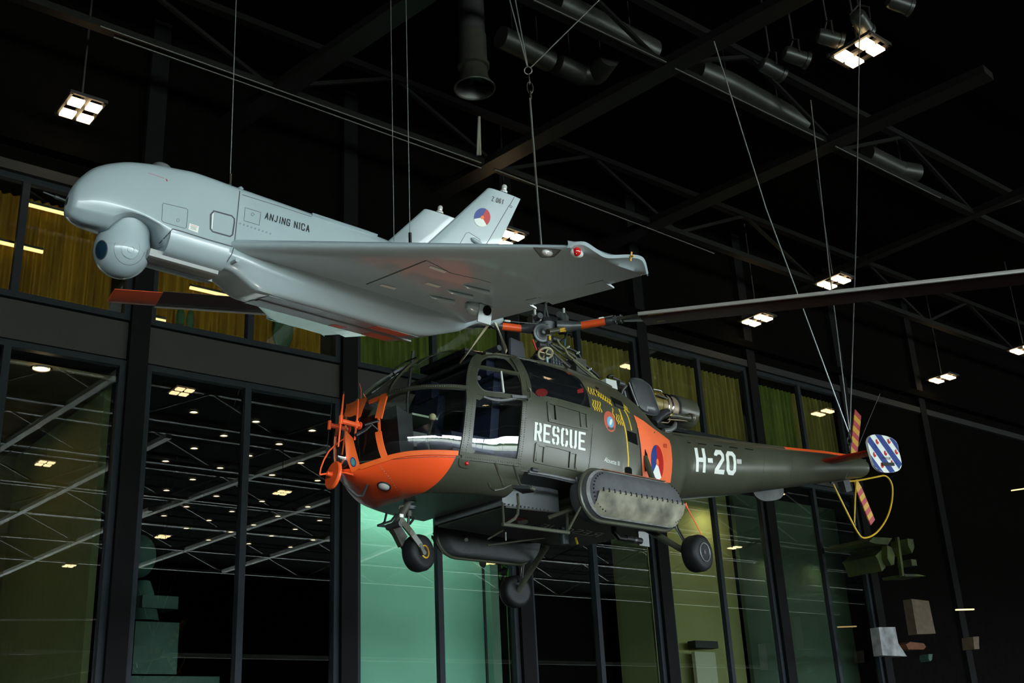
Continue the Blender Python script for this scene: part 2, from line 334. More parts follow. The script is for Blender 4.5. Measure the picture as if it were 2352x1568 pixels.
alight('teal_wash', (cx(1)+2.4, YF+.75, 7.7), (20, 0, 0), 4.4, .2, (.75, 1, .88), 17)
alight('olive_wash', (cx(3)+1.2, YF+.8, 8.6), (24, 0, 0), .5, .3, (1, .9, .5), 6.5); alight('olive_wash_right', (cx(3)+3.6, YF+.8, 8.6), (24, 0, 0), .5, .3, (1, .9, .5), 9)
alight('dim_wash', (cx(4)+1.1, YF+.7, 7.2), (24, 0, 0), .3, .3, (1, .95, .5), 1.6); alight('dim_wash_right', (cx(4)+3.6, YF+.7, 7.2), (24, 0, 0), .3, .3, (1, .95, .5), 1.5)
# recessed downlights of the dark room
k5 = crop(0, 900, 2.347)
DL = k5((1045,104),(1380,155),(1683,203),(1207,231),(1505,276),(1047,299),(1343,339),(1622,378),(893,368),(1187,405),(1467,443),(1712,473),(1039,467),(898,526),(1167,557),(1413,585),(1660,615),(1006,614),(1250,640),(1498,665),(884,663),(1127,688),(1367,713),(1592,736),(1724,689),(1004,731),(1244,751),(1464,772),(1688,794),(1124,794),(1342,814),(1566,833))
proto = None
def downlight(loc, lab, r, grp):
    global proto
    t = empty('downlight', lab, 'lamp', loc=loc, group=grp)
    MB().lathe((0, 0, -.03), (0, 0, 1), [(0, 1.25*r), (.03, 1.3*r), (.03, r), (.0, r)], 20, caps=False).obj('ring', M['lamphouse'], t)
    MB().cyl((0, 0, -.012), (0, 0, -.002), r, n=20).obj('diffuser', M['lamp'], t); return t
for p in DL:
    q = WORLD.at(p, z=ZL-.29)
    if proto is None: proto = downlight(q, 'small round downlight in the black ceiling behind the left windows', .085, 'downlights of the dark room')
    else: copy_tree(proto).location = q
downlight(WORLD.at((95, 845), z=ZL-.36), 'round recessed light in the brown ceiling at far left', .16, None)
# exhibits glimpsed inside the rooms
def ex(name, lab, cat, p, y, boxes, m):
    o = WORLD.at(p, y=y); mb = MB()
    for c, s in boxes: mb.box(c, s)
    ob = mb.obj(name, m, ang=0); ob.location = o; return tag(ob, lab, cat)
GST = mat('green_stone', (.02, .06, .045), .7, noise=.25, nscale=3)
o = WORLD.at((330, 1480), y=YF+1.1); t = empty('statue', 'dim green stone figure in the dark lower room, bottom left', 'statue', loc=(o[0], o[1], 0))
z = o[2]
MB().lathe((-.1, 0, z+.45), (0, 0, 1), [(0, .36), (.1, .34), (.6, .22), (.8, .14)], 20).obj('torso', GST, t); MB().ball((-.2, 0, z+1.75), .4, 20, 14, (.8, .7, 1.1)).obj('head', GST, t)
MB().box((.1, 0, z-.1), (.9, .8, 1.0)).obj('block', GST, t); MB().box((.45, -.05, (z-.65)/2), (1.9, 1.0, z-.65)).obj('pedestal', GST, t); MB().box((.15, 0, z+.8), (.75, .7, .25)).obj('collar', GST, t)
o = WORLD.at((1109, 1296), y=YF+.6); t = empty('pole', 'thin black pole with round head standing against the teal wall', 'pole', loc=(o[0], o[1], 0))
MB().cyl((0, 0, 0), (0, 0, o[2]), .035).obj('shaft', M['black'], t); MB().ball((0, 0, o[2]+.05), .09, 16, 10, (1, 1, 1.6)).obj('head', M['black'], t); MB().cyl((0, 0, 0), (0, 0, .04), .12).obj('foot', M['black'], t)
a = WORLD.at((1116, 1292), y=YF+1.1); b = WORLD.at((1134, 1292), y=YF+1.1)
t = empty('display_case', 'narrow pale green display case with a lit top beside the black pole', 'display case', loc=((a[0]+b[0])/2, a[1], 0)); w = b[0]-a[0]
MB().box((0, 0, a[2]/2-.03), (w, .3, a[2]-.06)).obj('case', mat('case_green', (.2, .36, .28), .6), t); MB().box((0, -.02, a[2]), (w, .3, .05)).obj('lamp_strip', M['lampdim'], t)
a = WORLD.at((1590, 1480), y=YF+1.0); b = WORLD.at((1636, 1475), y=YF+1.0)
t = empty('display_panel', 'pale upright panel with a black header in front of the olive wall', 'panel', loc=((a[0]+b[0])/2, a[1], 0)); w = b[0]-a[0]
MB().box((0, 0, a[2]/2-.1), (w, .12, a[2]-.2)).obj('board', mat('panel_sand', (.34, .33, .24), .7), t); MB().box((0, -.02, a[2]), (w+.1, .3, .2)).obj('header', M['black'], t)
LEAF = mat('leaf_green', (.06, .3, .02), .5)
o = WORLD.at((1160, 1312), y=YF+1.6); t = empty('potted_plant', 'small leafy plant behind the glass right of the teal wall', 'plant', loc=(o[0], o[1], 0)); mb = MB(); r2 = random.Random(3)
for i in range(26):
    c = np.array([r2.uniform(-.3, .3), r2.uniform(-.2, .2), o[2]+r2.uniform(-.5, .5)]); d = unit([r2.uniform(-1, 1), r2.uniform(-1, 1), r2.uniform(-.3, 1)])*.16; n = perp(d)[0]*.045
    mb.add([c-d, c+n, c+d, c-n], [(0, 1, 2, 3)])
tag(mb.obj('foliage', LEAF, t), kind='stuff'); MB().cyl((0, 0, .5), (0, 0, o[2]-.3), .02).obj('stem', CACT, t); MB().lathe((0, 0, 0), (0, 0, 1), [(0, .18), (.5, .25)], 16).obj('pot', M['black2'], t)
a = WORLD.at((115, 1157), y=YF+6.0); b = WORLD.at((196, 1157), y=YF+6.0)
tag(MB().box(((a[0]+b[0])/2, a[1], a[2]/2), (b[0]-a[0], .1, a[2])).obj('notice_board', mat('board_teal', (.1, .24, .17), .7), ang=0), 'tall teal board at the back of the left room', 'board')
# dim exhibits at the lower right
YX = YF-2.2
CAMO = mat('camouflage_paint', (.045, .06, .01), .7, noise=.75, nscale=2.2)
def slab(name, lab, cat, pts, m, th=.5, y=YX):
    P = [WORLD.at(p, y=y) for p in pts]; return tag(MB().prism(P, (0, th, 0)).obj(name, m, ang=0), lab, cat)
kY = crop(1960, 1200, 4.26)
o = WORLD.at(kY((330, 300))[0], y=YX)
t = empty('army_vehicle', 'dim camouflage green army vehicle high at the lower right', 'vehicle', loc=(0, 0, 0))
def pp(name, pts, m, th=.5, dy=0.):
    P = [WORLD.at(p, y=YX+dy) for p in kY(*pts)]; MB().prism(P, (0, th, 0)).obj(name, m, t, ang=0)
pp('roof', [(150, 185), (200, 140), (380, 150), (340, 215), (220, 205)], CAMO, 1.6); pp('body', [(215, 325), (320, 225), (300, 330), (315, 440), (280, 475), (240, 360)], CAMO, 1.2, .1)
pp('hatch', [(330, 220), (375, 240), (405, 320), (400, 410), (370, 415), (335, 350)], CAMO, .2, -.1); pp('post', [(430, 140), (450, 140), (500, 520), (480, 520)], CAMO, .1)
pp('mudguard', [(530, 155), (585, 160), (598, 240), (575, 300), (535, 220)], CAMO, .6); pp('step', [(500, 500), (640, 505), (715, 522), (510, 527)], CAMO, .8); pp('box', [(565, 355), (615, 362), (625, 420), (575, 420)], CAMO, .5)
SAND = mat('sand_armour', (.085, .06, .035), .8, noise=.3, nscale=5); GREYB = mat('grey_board', (.22, .23, .235), .7, noise=.5, nscale=4)
slab('armour_plate', 'sand coloured upright plate with dents at the lower right', 'plate', kY((568, 745), (738, 765), (805, 1085), (625, 1090)), SAND, .3)
slab('carved_panel', 'pale grey panel with dark marks at the bottom right', 'panel', kY((248, 1022), (410, 1020), (440, 1180), (525, 1308), (287, 1298)), GREYB, .3)
slab('rolled_tarpaulin', 'dull orange rolled tarpaulin beside the pale grey panel', 'tarpaulin', kY((515, 1190), (560, 1165), (690, 1180), (712, 1215), (690, 1240), (540, 1240)), mat('rust_tarp', (.1, .03, .006), .8, noise=.3), .5)
slab('canister', 'small grey green canister right of the orange roll', 'canister', kY((735, 1285), (775, 1285), (770, 1340), (750, 1356), (735, 1330)), GST, .3)
slab('crate', 'small brown crate standing alone at the far lower right', 'crate', kY((1172, 1116), (1228, 1112), (1233, 1236), (1184, 1238)), SAND, .4)
for i, (a, b, m, l) in enumerate((((2196, 1400), (2236, 1399), M['lampdim'], 'thin glowing lamp strip at the lower right'), ((2324, 1126), (2352, 1122), M['lampdim'], 'thin glowing lamp strip at the right picture edge'))):
    A = WORLD.at(a, y=YX); B = WORLD.at(b, y=YX); tag(MB().beam(A, B, .06, .04).obj('light_strip', m, ang=0), l, 'lamp')
# ------------------------------------------------------------------ roof structure
ZG = 16.0
tn = 30
def girder(y, m, rail=None):
    global tn; mb = MB(); tn += 1
    mb.beam((XL+.3, y, ZG), (XR-.3, y, ZG), .22, .16); mb.beam((XL+.3, y, ZG+1.5), (XR-.3, y, ZG+1.5), .2, .16)
    for i, x in enumerate(np.arange(-20, 70, 3.3)): mb.beam((x, y, ZG), (x+3.3, y, ZG+1.5), .09, .09) if i % 2 else mb.beam((x, y, ZG+1.5), (x+3.3, y, ZG), .09, .09)
    struct(mb.obj('trim_%d' % tn, m, ang=0), 'roof girder')
RAILM = mat('rail_grey', (.06, .06, .05), .4, .4)
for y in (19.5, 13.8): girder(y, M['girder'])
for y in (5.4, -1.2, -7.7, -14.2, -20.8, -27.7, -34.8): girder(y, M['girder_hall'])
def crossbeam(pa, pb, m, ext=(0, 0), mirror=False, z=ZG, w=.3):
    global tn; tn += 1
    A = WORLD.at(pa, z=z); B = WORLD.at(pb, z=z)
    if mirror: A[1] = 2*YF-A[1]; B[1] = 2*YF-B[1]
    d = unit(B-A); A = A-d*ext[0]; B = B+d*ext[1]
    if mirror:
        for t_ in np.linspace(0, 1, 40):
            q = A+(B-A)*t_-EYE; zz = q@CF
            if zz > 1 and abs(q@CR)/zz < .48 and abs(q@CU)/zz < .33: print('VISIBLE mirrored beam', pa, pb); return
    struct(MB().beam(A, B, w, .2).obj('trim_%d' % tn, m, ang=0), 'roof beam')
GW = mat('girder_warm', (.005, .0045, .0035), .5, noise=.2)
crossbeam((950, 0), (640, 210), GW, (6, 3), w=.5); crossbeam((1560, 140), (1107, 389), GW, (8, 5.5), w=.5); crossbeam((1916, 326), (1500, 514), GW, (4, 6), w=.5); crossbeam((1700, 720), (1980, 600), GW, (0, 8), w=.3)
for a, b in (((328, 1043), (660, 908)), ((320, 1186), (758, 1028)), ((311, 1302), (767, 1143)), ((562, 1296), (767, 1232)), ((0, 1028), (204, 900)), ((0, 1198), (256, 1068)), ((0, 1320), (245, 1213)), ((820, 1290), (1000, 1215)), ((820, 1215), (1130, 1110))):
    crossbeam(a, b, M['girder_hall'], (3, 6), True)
# conduit rails hung along the two near girders
for lab, pts in (('pale conduit rail hung along the roof girder above the drone', [(230, 60), (640, 207), (1105, 374)]), ('second pale conduit rail just below the first, above the drone', [(260, 85), (640, 219), (1105, 386)]),
                 ('pale conduit rail crossing the ceiling at the upper right', [(1225, 0), (1530, 143)]), ('pale conduit rail below the upper right air duct', [(1550, 157), (1890, 322)]), ('pale conduit rail right of the girder crossing', [(1918, 336), (2160, 455)]), ('pale conduit rail running right of the cable above the fin', [(1135, 389), (1500, 528), (1640, 582)])):
    P = [WORLD.at(p, z=ZG-.12) for p in pts]; tag(MB().tube(P, .02, 8).obj('conduit_rail', RAILM), lab, 'rail', 'conduit rails under the roof')
# ------------------------------------------------------------------ ceiling lamps: four square faces in a dark frame
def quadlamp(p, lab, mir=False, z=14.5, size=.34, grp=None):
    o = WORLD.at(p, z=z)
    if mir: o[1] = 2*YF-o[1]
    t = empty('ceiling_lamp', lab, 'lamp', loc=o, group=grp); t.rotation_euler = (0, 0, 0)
    mb = MB()
    for s in (-1, 1): mb.box((s*size*.98, 0, .1), (.05, 2.9*size, .07)).box((0, s*size*1.4, .1), (2.2*size, .05, .07))
    mb.box((0, 0, .1), (.12, 2.9*size, .06)).cyl((0, 0, .1), (0, 0, ZC-z-.02), .02, n=8); mb.obj('frame', M['lamphouse'], t, ang=0)
    for i in (-1, 1):
        for j in (-1, 1): MB().box((i*size*.52, j*size*.72, .03), (size*.78, size*.78, .05)).obj('lamp_face', M['lamp'], t, ang=0)
    return t
for p, l in (((185, 257), 'lit four panel ceiling lamp at the upper left'), ((1975, 125), 'lit four panel ceiling lamp at the upper right behind the cable'), ((1740, 738), 'lit four panel ceiling lamp under the long rotor blade'),
             ((2165, 872), 'lit four panel ceiling lamp at the far right'), ((1163, 552), 'lit four panel ceiling lamp half hidden behind the drone fin')): quadlamp(p, l)
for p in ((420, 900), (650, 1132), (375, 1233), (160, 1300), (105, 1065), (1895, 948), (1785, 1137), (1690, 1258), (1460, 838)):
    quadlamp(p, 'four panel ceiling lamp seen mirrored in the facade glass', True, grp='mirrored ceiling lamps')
# ------------------------------------------------------------------ stage spotlights, ducts, nozzle
def spotlight(pa, pb, lab, z=15.0, r=.16):
    a = WORLD.at(pa, z=z); b = WORLD.at(pb, z=z-.15); c = (a+b)/2; d = (b-a)/2
    t = empty('spotlight', lab, 'spotlight', loc=c, group='stage spotlights under the roof'); n = unit(d)
    MB().lathe(-d, n, [(0, r*.5), (.03, r*.85), (.1, r), (np.linalg.norm(d)*1.7, r), (np.linalg.norm(d)*1.72, r*1.12), (np.linalg.norm(d)*2, r*1.15)], 20, caps=True).obj('body', M['spot'], t)
    MB().cyl(d*1.005, d*1.02, r*.8).obj('lens', M['lens'], t); u = perp(n)[0]
    MB().tube([u*r*1.05, u*r*1.2+(0, 0, .28), (0, 0, .42), -u*r*1.2+(0, 0, .28), -u*r*1.05], .02, 6).obj('yoke', M['lamphouse'], t)
    MB().cyl((0, 0, .4), (0, 0, ZC-c[2]-.02), .02, n=8).obj('clamp', M['lamphouse'], t)
spotlight((1747, 145), (1799, 172), 'lowest grey stage spotlight in the upper right, tilted down'); spotlight((1799, 120), (1856, 140), 'second grey stage spotlight from the left in the upper right')
spotlight((1876, 80), (1935, 96), 'third grey stage spotlight, left of the lit lamp'); spotlight((1966, 30), (1992, 74), 'grey stage spotlight hanging just above the lit lamp'); spotlight((2038, -2), (2093, 18), 'grey stage spotlight at the top edge, upper right')
def duct(pts, r, lab, z=16.9, rib=True, m=None):
    P = [WORLD.at(p, z=z) for p in pts]; Q = []; R = []
    for a, b in zip(P[:-1], P[1:]):
        n = max(2, int(np.linalg.norm(b-a)/.07))
        for i in range(n): Q.append(a+(b-a)*i/n); R.append(r*(1+.03*(len(Q) % 2)) if rib else r)
    Q.append(P[-1]); R.append(r)
    mb = MB().tube(Q, R, 18)
    for q in (Q[len(Q)//4], Q[3*len(Q)//4]): mb.cyl(q, (q[0], q[1], ZC-.02), .012, n=6)
    tag(mb.obj('air_duct', m or M['duct'], ang=60), lab, 'duct', 'air ducts under the roof')
duct([(1275, 5), (1340, 38), (1500, 118)], .28, 'ribbed air duct at the top right of centre'); duct([(1600, 160), (1670, 190), (1842, 284)], .28, 'ribbed air duct right of the girder crossing'); duct([(1990, 352), (2068, 390), (2108, 396)], .25, 'short ribbed air duct at the far upper right')
duct([(1150, 85), (1200, 108), (1262, 140)], .26, 'smooth duct stub beside the air nozzle', rib=False); duct([(1278, 145), (1338, 172), (1370, 170), (1400, 130)], .26, 'bent duct behind the shackle cable')
o = WORLD.at((1090, 205), z=14.6); t = empty('air_nozzle', 'black bell mouthed air nozzle hanging from the roof', 'air nozzle', loc=o)
MB().lathe((0, 0, 0), (0, 0, 1), [(0, .42), (.05, .41), (.25, .30), (.5, .27), (.52, .33), (.6, .33), (.62, .29), (1.3, .29), (1.3, .2)], 32, caps=False).obj('bell', M['duct'] if False else mat('nozzle_dark', (.07, .07, .06), .35, .5, noise=.2), t)
MB().cyl((0, 0, 1.25), (0, 0, ZC-14.64), .27).obj('pipe', M['lamphouse'], t); MB().torus((0, 0, .02), (0, 0, 1), .415, .022).obj('rim', M['duct'], t)
mb = MB()
for a in range(5): mb.beam((0, 0, .3), (.28*math.cos(a*1.257), .28*math.sin(a*1.257), .3), .1, .02)
mb.obj('vane', M['duct'], t)
P = [WORLD.at(p, y=19.2) for p in ((1100, 268), (1098, 320), (1097, 356))]; Q = [WORLD.at(p, y=19.2) for p in ((1101, 268), (1102, 320), (1103, 356))]
tag(MB().tube(P, .03, 8).tube(Q, .03, 8).obj('hanging_strap', mat('strap_pale', (.5, .5, .4), .6)), 'pale doubled strap hanging under the air nozzle', 'strap')

# ================================================================== surface patches traced on a part's own surface
def bvh_of(mb): return BVHTree.FromPolygons(mb.v, mb.f)
def hits(bvh, fr, pts):
    out = []; c = Vector(fr.c)
    for p in pts:
        d = Vector(unit(fr.d(*p))); h = bvh.ray_cast(c, d)
        if h[0] is None: out.append(None)
        else:
            n = h[1]; n = -n if n.dot(d) > 0 else n; out.append((np.array(h[0]), np.array(n)))
    return out
def inside(p, poly):
    x, y = p; r = False; j = len(poly)-1
    for i in range(len(poly)):
        a, b = poly[i], poly[j]
        if (a[1] > y) != (b[1] > y) and x < (b[0]-a[0])*(y-a[1])/(b[1]-a[1])+a[0]: r = not r
        j = i
    return r
def dens(poly, step, closed=True):
    out = []; n = len(poly)
    for i in range(n if closed else n-1):
        a = np.array(poly[i]); b = np.array(poly[(i+1) % n]); k = max(1, int(np.linalg.norm(b-a)/step))
        out += [tuple(a+(b-a)*j/k) for j in range(k)]
    if not closed: out.append(tuple(poly[-1]))
    return out
def ell(c, rx, ry, rot=0, a0=0, a1=360, n=40, pie=False):
    t = np.radians(np.linspace(a0, a1, n, endpoint=(a1-a0) < 360)); r = math.radians(rot)
    p = [(c[0]+rx*math.cos(q)*math.cos(r)-ry*math.sin(q)*math.sin(r), c[1]+rx*math.cos(q)*math.sin(r)+ry*math.sin(q)*math.cos(r)) for q in t]
    return p + [tuple(c)] if pie else p
def tri2d(poly, holes, step):
    P = dens(poly, step); V = [Vector(p) for p in P]; E = [(i, (i+1) % len(P)) for i in range(len(P))]
    HL = [dens(h, step) for h in holes]
    for h in HL:
        b = len(V); V += [Vector(p) for p in h]; E += [(b+i, b+(i+1) % len(h)) for i in range(len(h))]
    A = np.array(P); lo = A.min(0); hi = A.max(0)
    for x in np.arange(lo[0]+step/2, hi[0], step):
        for y in np.arange(lo[1]+step/2, hi[1], step):
            if inside((x, y), P) and not any(inside((x, y), h) for h in HL): V.append(Vector((x, y)))
    r = geometry.delaunay_2d_cdt(V, E, [], 0, 1e-4, False)
    v = [tuple(q) for q in r[0]]; f = []
    for t in r[2]:
        c = np.mean([v[i] for i in t], 0)
        if inside(c, P) and not any(inside(c, h) for h in HL): f.append(tuple(t))
    return v, f
def patch(name, bvh, fr, poly, mt, parent, off=.003, holes=(), step=9, mirror=False, th=0., z=None):
    v, f = tri2d(poly, holes, step); h = hits(bvh, fr, v); mb = MB(); idx = {}; vv = []
    for i, q in enumerate(h):
        if q is not None: idx[i] = len(vv); vv.append(q[0]+q[1]*off)
    ff = [tuple(idx[i] for i in t) for t in f if all(i in idx for i in t)]
    if not ff: print('EMPTY PATCH', name); return None
    mb.add(vv, ff); o = mb.obj(name, mt, parent, ang=50, fix=False)
    if mirror:
        m2 = MB(); m2.add([(a, -b, c) for a, b, c in vv], [t[::-1] for t in ff]); m2.obj(name, mt, parent, ang=50, fix=False)
    return o
def strip3(name, bvh, fr, line, w, mt, parent, off=.002, th=.012, mirror=False, step=7, closed=False, mb=None, wob=None):
    """a flat bar of width w and thickness th laid along a traced line on the surface"""
    L = [q for q in hits(bvh, fr, dens(line, step, closed)) if q is not None]
    if len(L) < 2: print('EMPTY STRIP', name); return None
    P = np.array([q[0] for q in L]); N = np.array([q[1] for q in L]); n = len(P); own = mb is None; mb = mb or MB(); R = []
    for i in range(n):
        a = P[(i+1) % n if closed else min(i+1, n-1)]-P[(i-1) % n if closed else max(i-1, 0)]; nn = unit(np.mean(N[max(0, i-2):i+3], 0)); s = unit(np.cross(nn, unit(a)))*w/2
        R.append([P[i]-s-nn*.002, P[i]-s*.92+nn*(off+th), P[i]+s*.92+nn*(off+th), P[i]+s-nn*.002])
    R = np.array(R); mb.grid(R, closed, True)
    if not closed:
        b = len(mb.v)-4*n; mb.f.append((b, b+1, b+2, b+3)); b = len(mb.v)-4; mb.f.append((b+3, b+2, b+1, b))
    if mirror and own: m2 = MB(); m2.add([(a, -b, c) for a, b, c in mb.v], mb.f); m2.obj(name, mt, parent, ang=40)
    return mb.obj(name, mt, parent, ang=40) if own else mb
# stroke letters (unit box, y down)
GL = {'R': [[(0,1),(0,0),(.85,0),(1,.12),(1,.4),(.85,.52),(0,.52)],[(.55,.52),(1,1)]], 'E': [[(1,0),(0,0),(0,1),(1,1)],[(0,.5),(.8,.5)]],
      'S': [[(1,.2),(1,.1),(.85,0),(.15,0),(0,.1),(0,.38),(.15,.5),(.85,.5),(1,.62),(1,.9),(.85,1),(.15,1),(0,.9),(0,.8)]], 'C': [[(1,.25),(1,.1),(.85,0),(.15,0),(0,.1),(0,.9),(.15,1),(.85,1),(1,.9),(1,.75)]],
      'U': [[(0,0),(0,.88),(.15,1),(.85,1),(1,.88),(1,0)]], 'A': [[(0,1),(.5,0),(1,1)],[(.2,.68),(.8,.68)]], 'N': [[(0,1),(0,0),(1,1),(1,0)]], 'J': [[(.75,0),(.75,.8),(.55,1),(.2,1),(0,.85)]],
      'I': [[(.5,0),(.5,1)]], 'G': [[(1,.2),(.85,0),(.15,0),(0,.15),(0,.85),(.15,1),(.85,1),(1,.85),(1,.55),(.6,.55)]], 'Z': [[(0,0),(1,0),(0,1),(1,1)]], '0': [[(.2,0),(.8,0),(1,.2),(1,.8),(.8,1),(.2,1),(0,.8),(0,.2),(.2,0)]],
      '6': [[(.95,.1),(.7,0),(.25,0),(0,.25),(0,.8),(.2,1),(.8,1),(1,.82),(1,.6),(.8,.45),(.2,.45),(0,.6)]], '1': [[(.25,.2),(.6,0),(.6,1)]], 'D': [[(0,0),(0,1),(.7,1),(1,.8),(1,.2),(.7,0),(0,0)]]}
def lettering(name, text, bvh, fr, quad, tw, mt, parent, off=.004, gap=.28, adv=None, step=6, mirror=False, gaps=()):
    """quad = tl, tr, br, bl pixel corners of the word; tw = stroke width as a share of a letter's width"""
    q = [np.array(p, float) for p in quad]; widths = [(.45 if c == ' ' else .35 if c in 'I' else 1.) for c in text]; tot = sum(widths)+gap*(len(text)-1); x = 0; mb = MB()
    ht = np.linalg.norm(q[3]-q[0]); wl = np.linalg.norm(q[1]-q[0])/tot; asp = wl/ht
    def mp(u, v): return tuple((q[0]*(1-u)+q[1]*u)*(1-v)+(q[3]*(1-u)+q[2]*u)*v)
    for c, w in zip(text, widths):
        for st in GL.get(c, []):
            hw = tw/2
            pts = [np.array([hw+px*(w-tw) if w > .4 else w/2, (hw*asp+py*(1-tw*asp))/asp]) for px, py in st]     # letter-width units
            closed_ = np.allclose(pts[0], pts[-1])
            for i in range(len(pts)-1):
                a, b = pts[i], pts[i+1]; d = unit(b-a); n = np.array([-d[1], d[0]])*hw
                def ext(o):                                # mitre length where two bars meet, square end otherwise
                    if o is None: return hw
                    return hw*min(1., math.tan(math.acos(max(-1, min(1, d @ o)))/2))
                pr = unit(pts[i]-pts[i-1]) if i > 0 else (unit(pts[-1]-pts[-2]) if closed_ else None); nx = unit(pts[i+2]-pts[i+1]) if i+2 < len(pts) else (unit(pts[1]-pts[0]) if closed_ else None)
                e0, e1 = d*ext(pr), d*ext(nx)
                c4 = [a-e0+n, b+e1+n, b+e1-n, a-e0-n]
                poly = [mp((x+p[0])/tot, min(1.0, max(0., p[1]*asp))) for p in c4]
                pl = dens(poly, step); h = hits(bvh, fr, pl)
                if all(k is not None for k in h):
                    # split the bar lengthwise so it follows the curved skin
                    k = max(1, int(np.linalg.norm(np.array(poly[1])-np.array(poly[0]))/step)); rows = []
                    for i in range(k+1):
                        t = i/k; r0 = np.array(poly[0])*(1-t)+np.array(poly[1])*t; r1 = np.array(poly[3])*(1-t)+np.array(poly[2])*t; hh = hits(bvh, fr, [r0, r1])
                        if all(z is not None for z in hh): rows.append([z[0]+z[1]*off for z in hh])
                    if len(rows) > 1: mb.grid(np.array(rows))
        x += w+gap
    return mb.obj(name, mt, parent, ang=0, fix=False) if mb.f else None
def fonttext(name, text, bvh, fr, quad, mt, parent, off=.004):
    cu = bpy.data.curves.new('t', 'FONT'); cu.body = text; cu.size = 1; o = bpy.data.objects.new('t', cu); COL.objects.link(o)
    bpy.context.view_layer.update(); me = o.to_mesh(); v = np.array([p.co[:2] for p in me.vertices]); f = [tuple(p.vertices) for p in me.polygons]
    o.to_mesh_clear(); COL.objects.unlink(o); bpy.data.objects.remove(o); bpy.data.curves.remove(cu)
    lo = v.min(0); hi = v.max(0); q = [np.array(p, float) for p in quad]; px = []
    for a in v:
        u, w = (a-lo)/(hi-lo); w = 1-w; px.append((q[0]*(1-u)+q[1]*u)*(1-w)+(q[3]*(1-u)+q[2]*u)*w)
    h = hits(bvh, fr, px)
    if any(k is None for k in h): print('TEXT MISS', text); f = [t for t in f if all(h[i] is not None for i in t)]
    mb = MB(); mb.add([(k[0]+k[1]*off) if k is not None else (0, 0, 0) for k in h], f); return mb.obj(name, mt, parent, ang=0, fix=False)
def roundel(bvh, fr, c, rx, ry, rot, parent, a=(0, 120, 240), off=.004, step=5, names=('roundel_red', 'roundel_white', 'roundel_blue')):
    """three coloured sectors and an orange centre; angles in picture degrees, y down"""
    for nm, m, a0, a1 in ((names[0], 'red', a[0], a[1]), (names[1], 'white', a[1], a[2]), (names[2], 'blue', a[2], a[0]+360)):
        patch(nm, bvh, fr, ell(c, rx, ry, rot, a0, a1, 24, True), M[m], parent, off=off, step=step)
    patch('roundel_centre', bvh, fr, ell(c, rx*.2, ry*.2, rot), M['orangedot'], parent, off=off+.002, step=3)
def cat(P, k=6, closed=False):
    P = np.asarray(P, float); n = len(P); out = []
    for i in range(n if closed else n-1):
        g = lambda j: P[j % n] if closed else P[min(max(j, 0), n-1)]
        a, b, c, d = g(i-1), g(i), g(i+1), g(i+2)
        for s in range(k):
            t = s/k; out.append(.5*((2*b)+(c-a)*t+(2*a-5*b+4*c-d)*t*t+(3*b-a-3*c+d)*t**3))
    if not closed: out.append(P[-1])
    return np.array(out)
def pchip(xk, yk, x):
    xk = np.asarray(xk, float); yk = np.asarray(yk, float); h = np.diff(xk); d = np.diff(yk)/h; m = np.zeros(len(xk)); m[0] = d[0]; m[-1] = d[-1]
    for i in range(1, len(xk)-1):
        if d[i-1]*d[i] > 0: w1 = 2*h[i]+h[i-1]; w2 = h[i]+2*h[i-1]; m[i] = (w1+w2)/(w1/d[i-1]+w2/d[i])
    x = np.clip(x, xk[0], xk[-1]); i = np.clip(np.searchsorted(xk, x, side='right')-1, 0, len(xk)-2); t = (x-xk[i])/h[i]
    return yk[i]*(1-t*t*(3-2*t))+yk[i+1]*t*t*(3-2*t)+h[i]*(t*(1-t)**2*m[i]+t*t*(t-1)*m[i+1])
# ================================================================== THE GREY DRONE
def bodyframe(yaw, pitch, roll):
    a = np.array([math.cos(yaw)*math.cos(pitch), math.sin(yaw)*math.cos(pitch), math.sin(pitch)]); p0 = np.array([math.sin(yaw), -math.cos(yaw), 0.]); u0 = np.cross(a, p0)
    if u0[2] < 0: u0 = -u0
    return np.array([a, math.cos(roll)*p0-math.sin(roll)*u0, math.sin(roll)*p0+math.cos(roll)*u0])
DF = Frame(EYE+ray(150, 470)*6.95, bodyframe(-.00913, -.04706, .2328))
DR = empty('drone', 'pale grey unmanned aircraft with camera ball hanging nose left above the helicopter', 'drone', DF.matrix())
dx = [0, .02, .06, .12, .25, .31, .40, .52, .60, .75, 1.03, 1.28, 1.6, 2.0, 2.45, 2.9, 3.15, 3.30]
dt = [.05, .13, .21, .285, .365, .39, .412, .433, .443, .458, .45, .445, .437, .435, .41, .30, .2, .155]
dw = [.02, .085, .115, .145, .185, .197, .21, .225, .23, .24, .243, .26, .283, .285, .27, .20, .12, .07]
dm = [.01, .02, .028, .034, .04, .04, .035, .01, -.005, -.03, -.05, -.07, -.10, -.10, -.09, 0, .06, .085]
db = [-.03, -.07, -.095, -.11, -.112, -.02, .005, -.03, -.13, -.16, -.165, -.255, -.258, -.258, -.255, -.13, -.0, .03]
dbl = [0, 0, 0, 0, .1, .2, .4, .6, .7, .9, 1, 1, 1, 1, 1, 1, .6, 0]
RND = np.array([(0, 1), (.38, .93), (.66, .78), (.86, .54), (.97, .27), (1, 0), (.95, -.45), (.65, -.86), (.3, -.98), (0, -1)])
BOX = np.array([(0, 1), (.3, .975), (.5, .89), (.66, .66), (.83, .34), (1, 0), (.975, -.45), (.83, -.97), (.4, -1), (0, -1)])
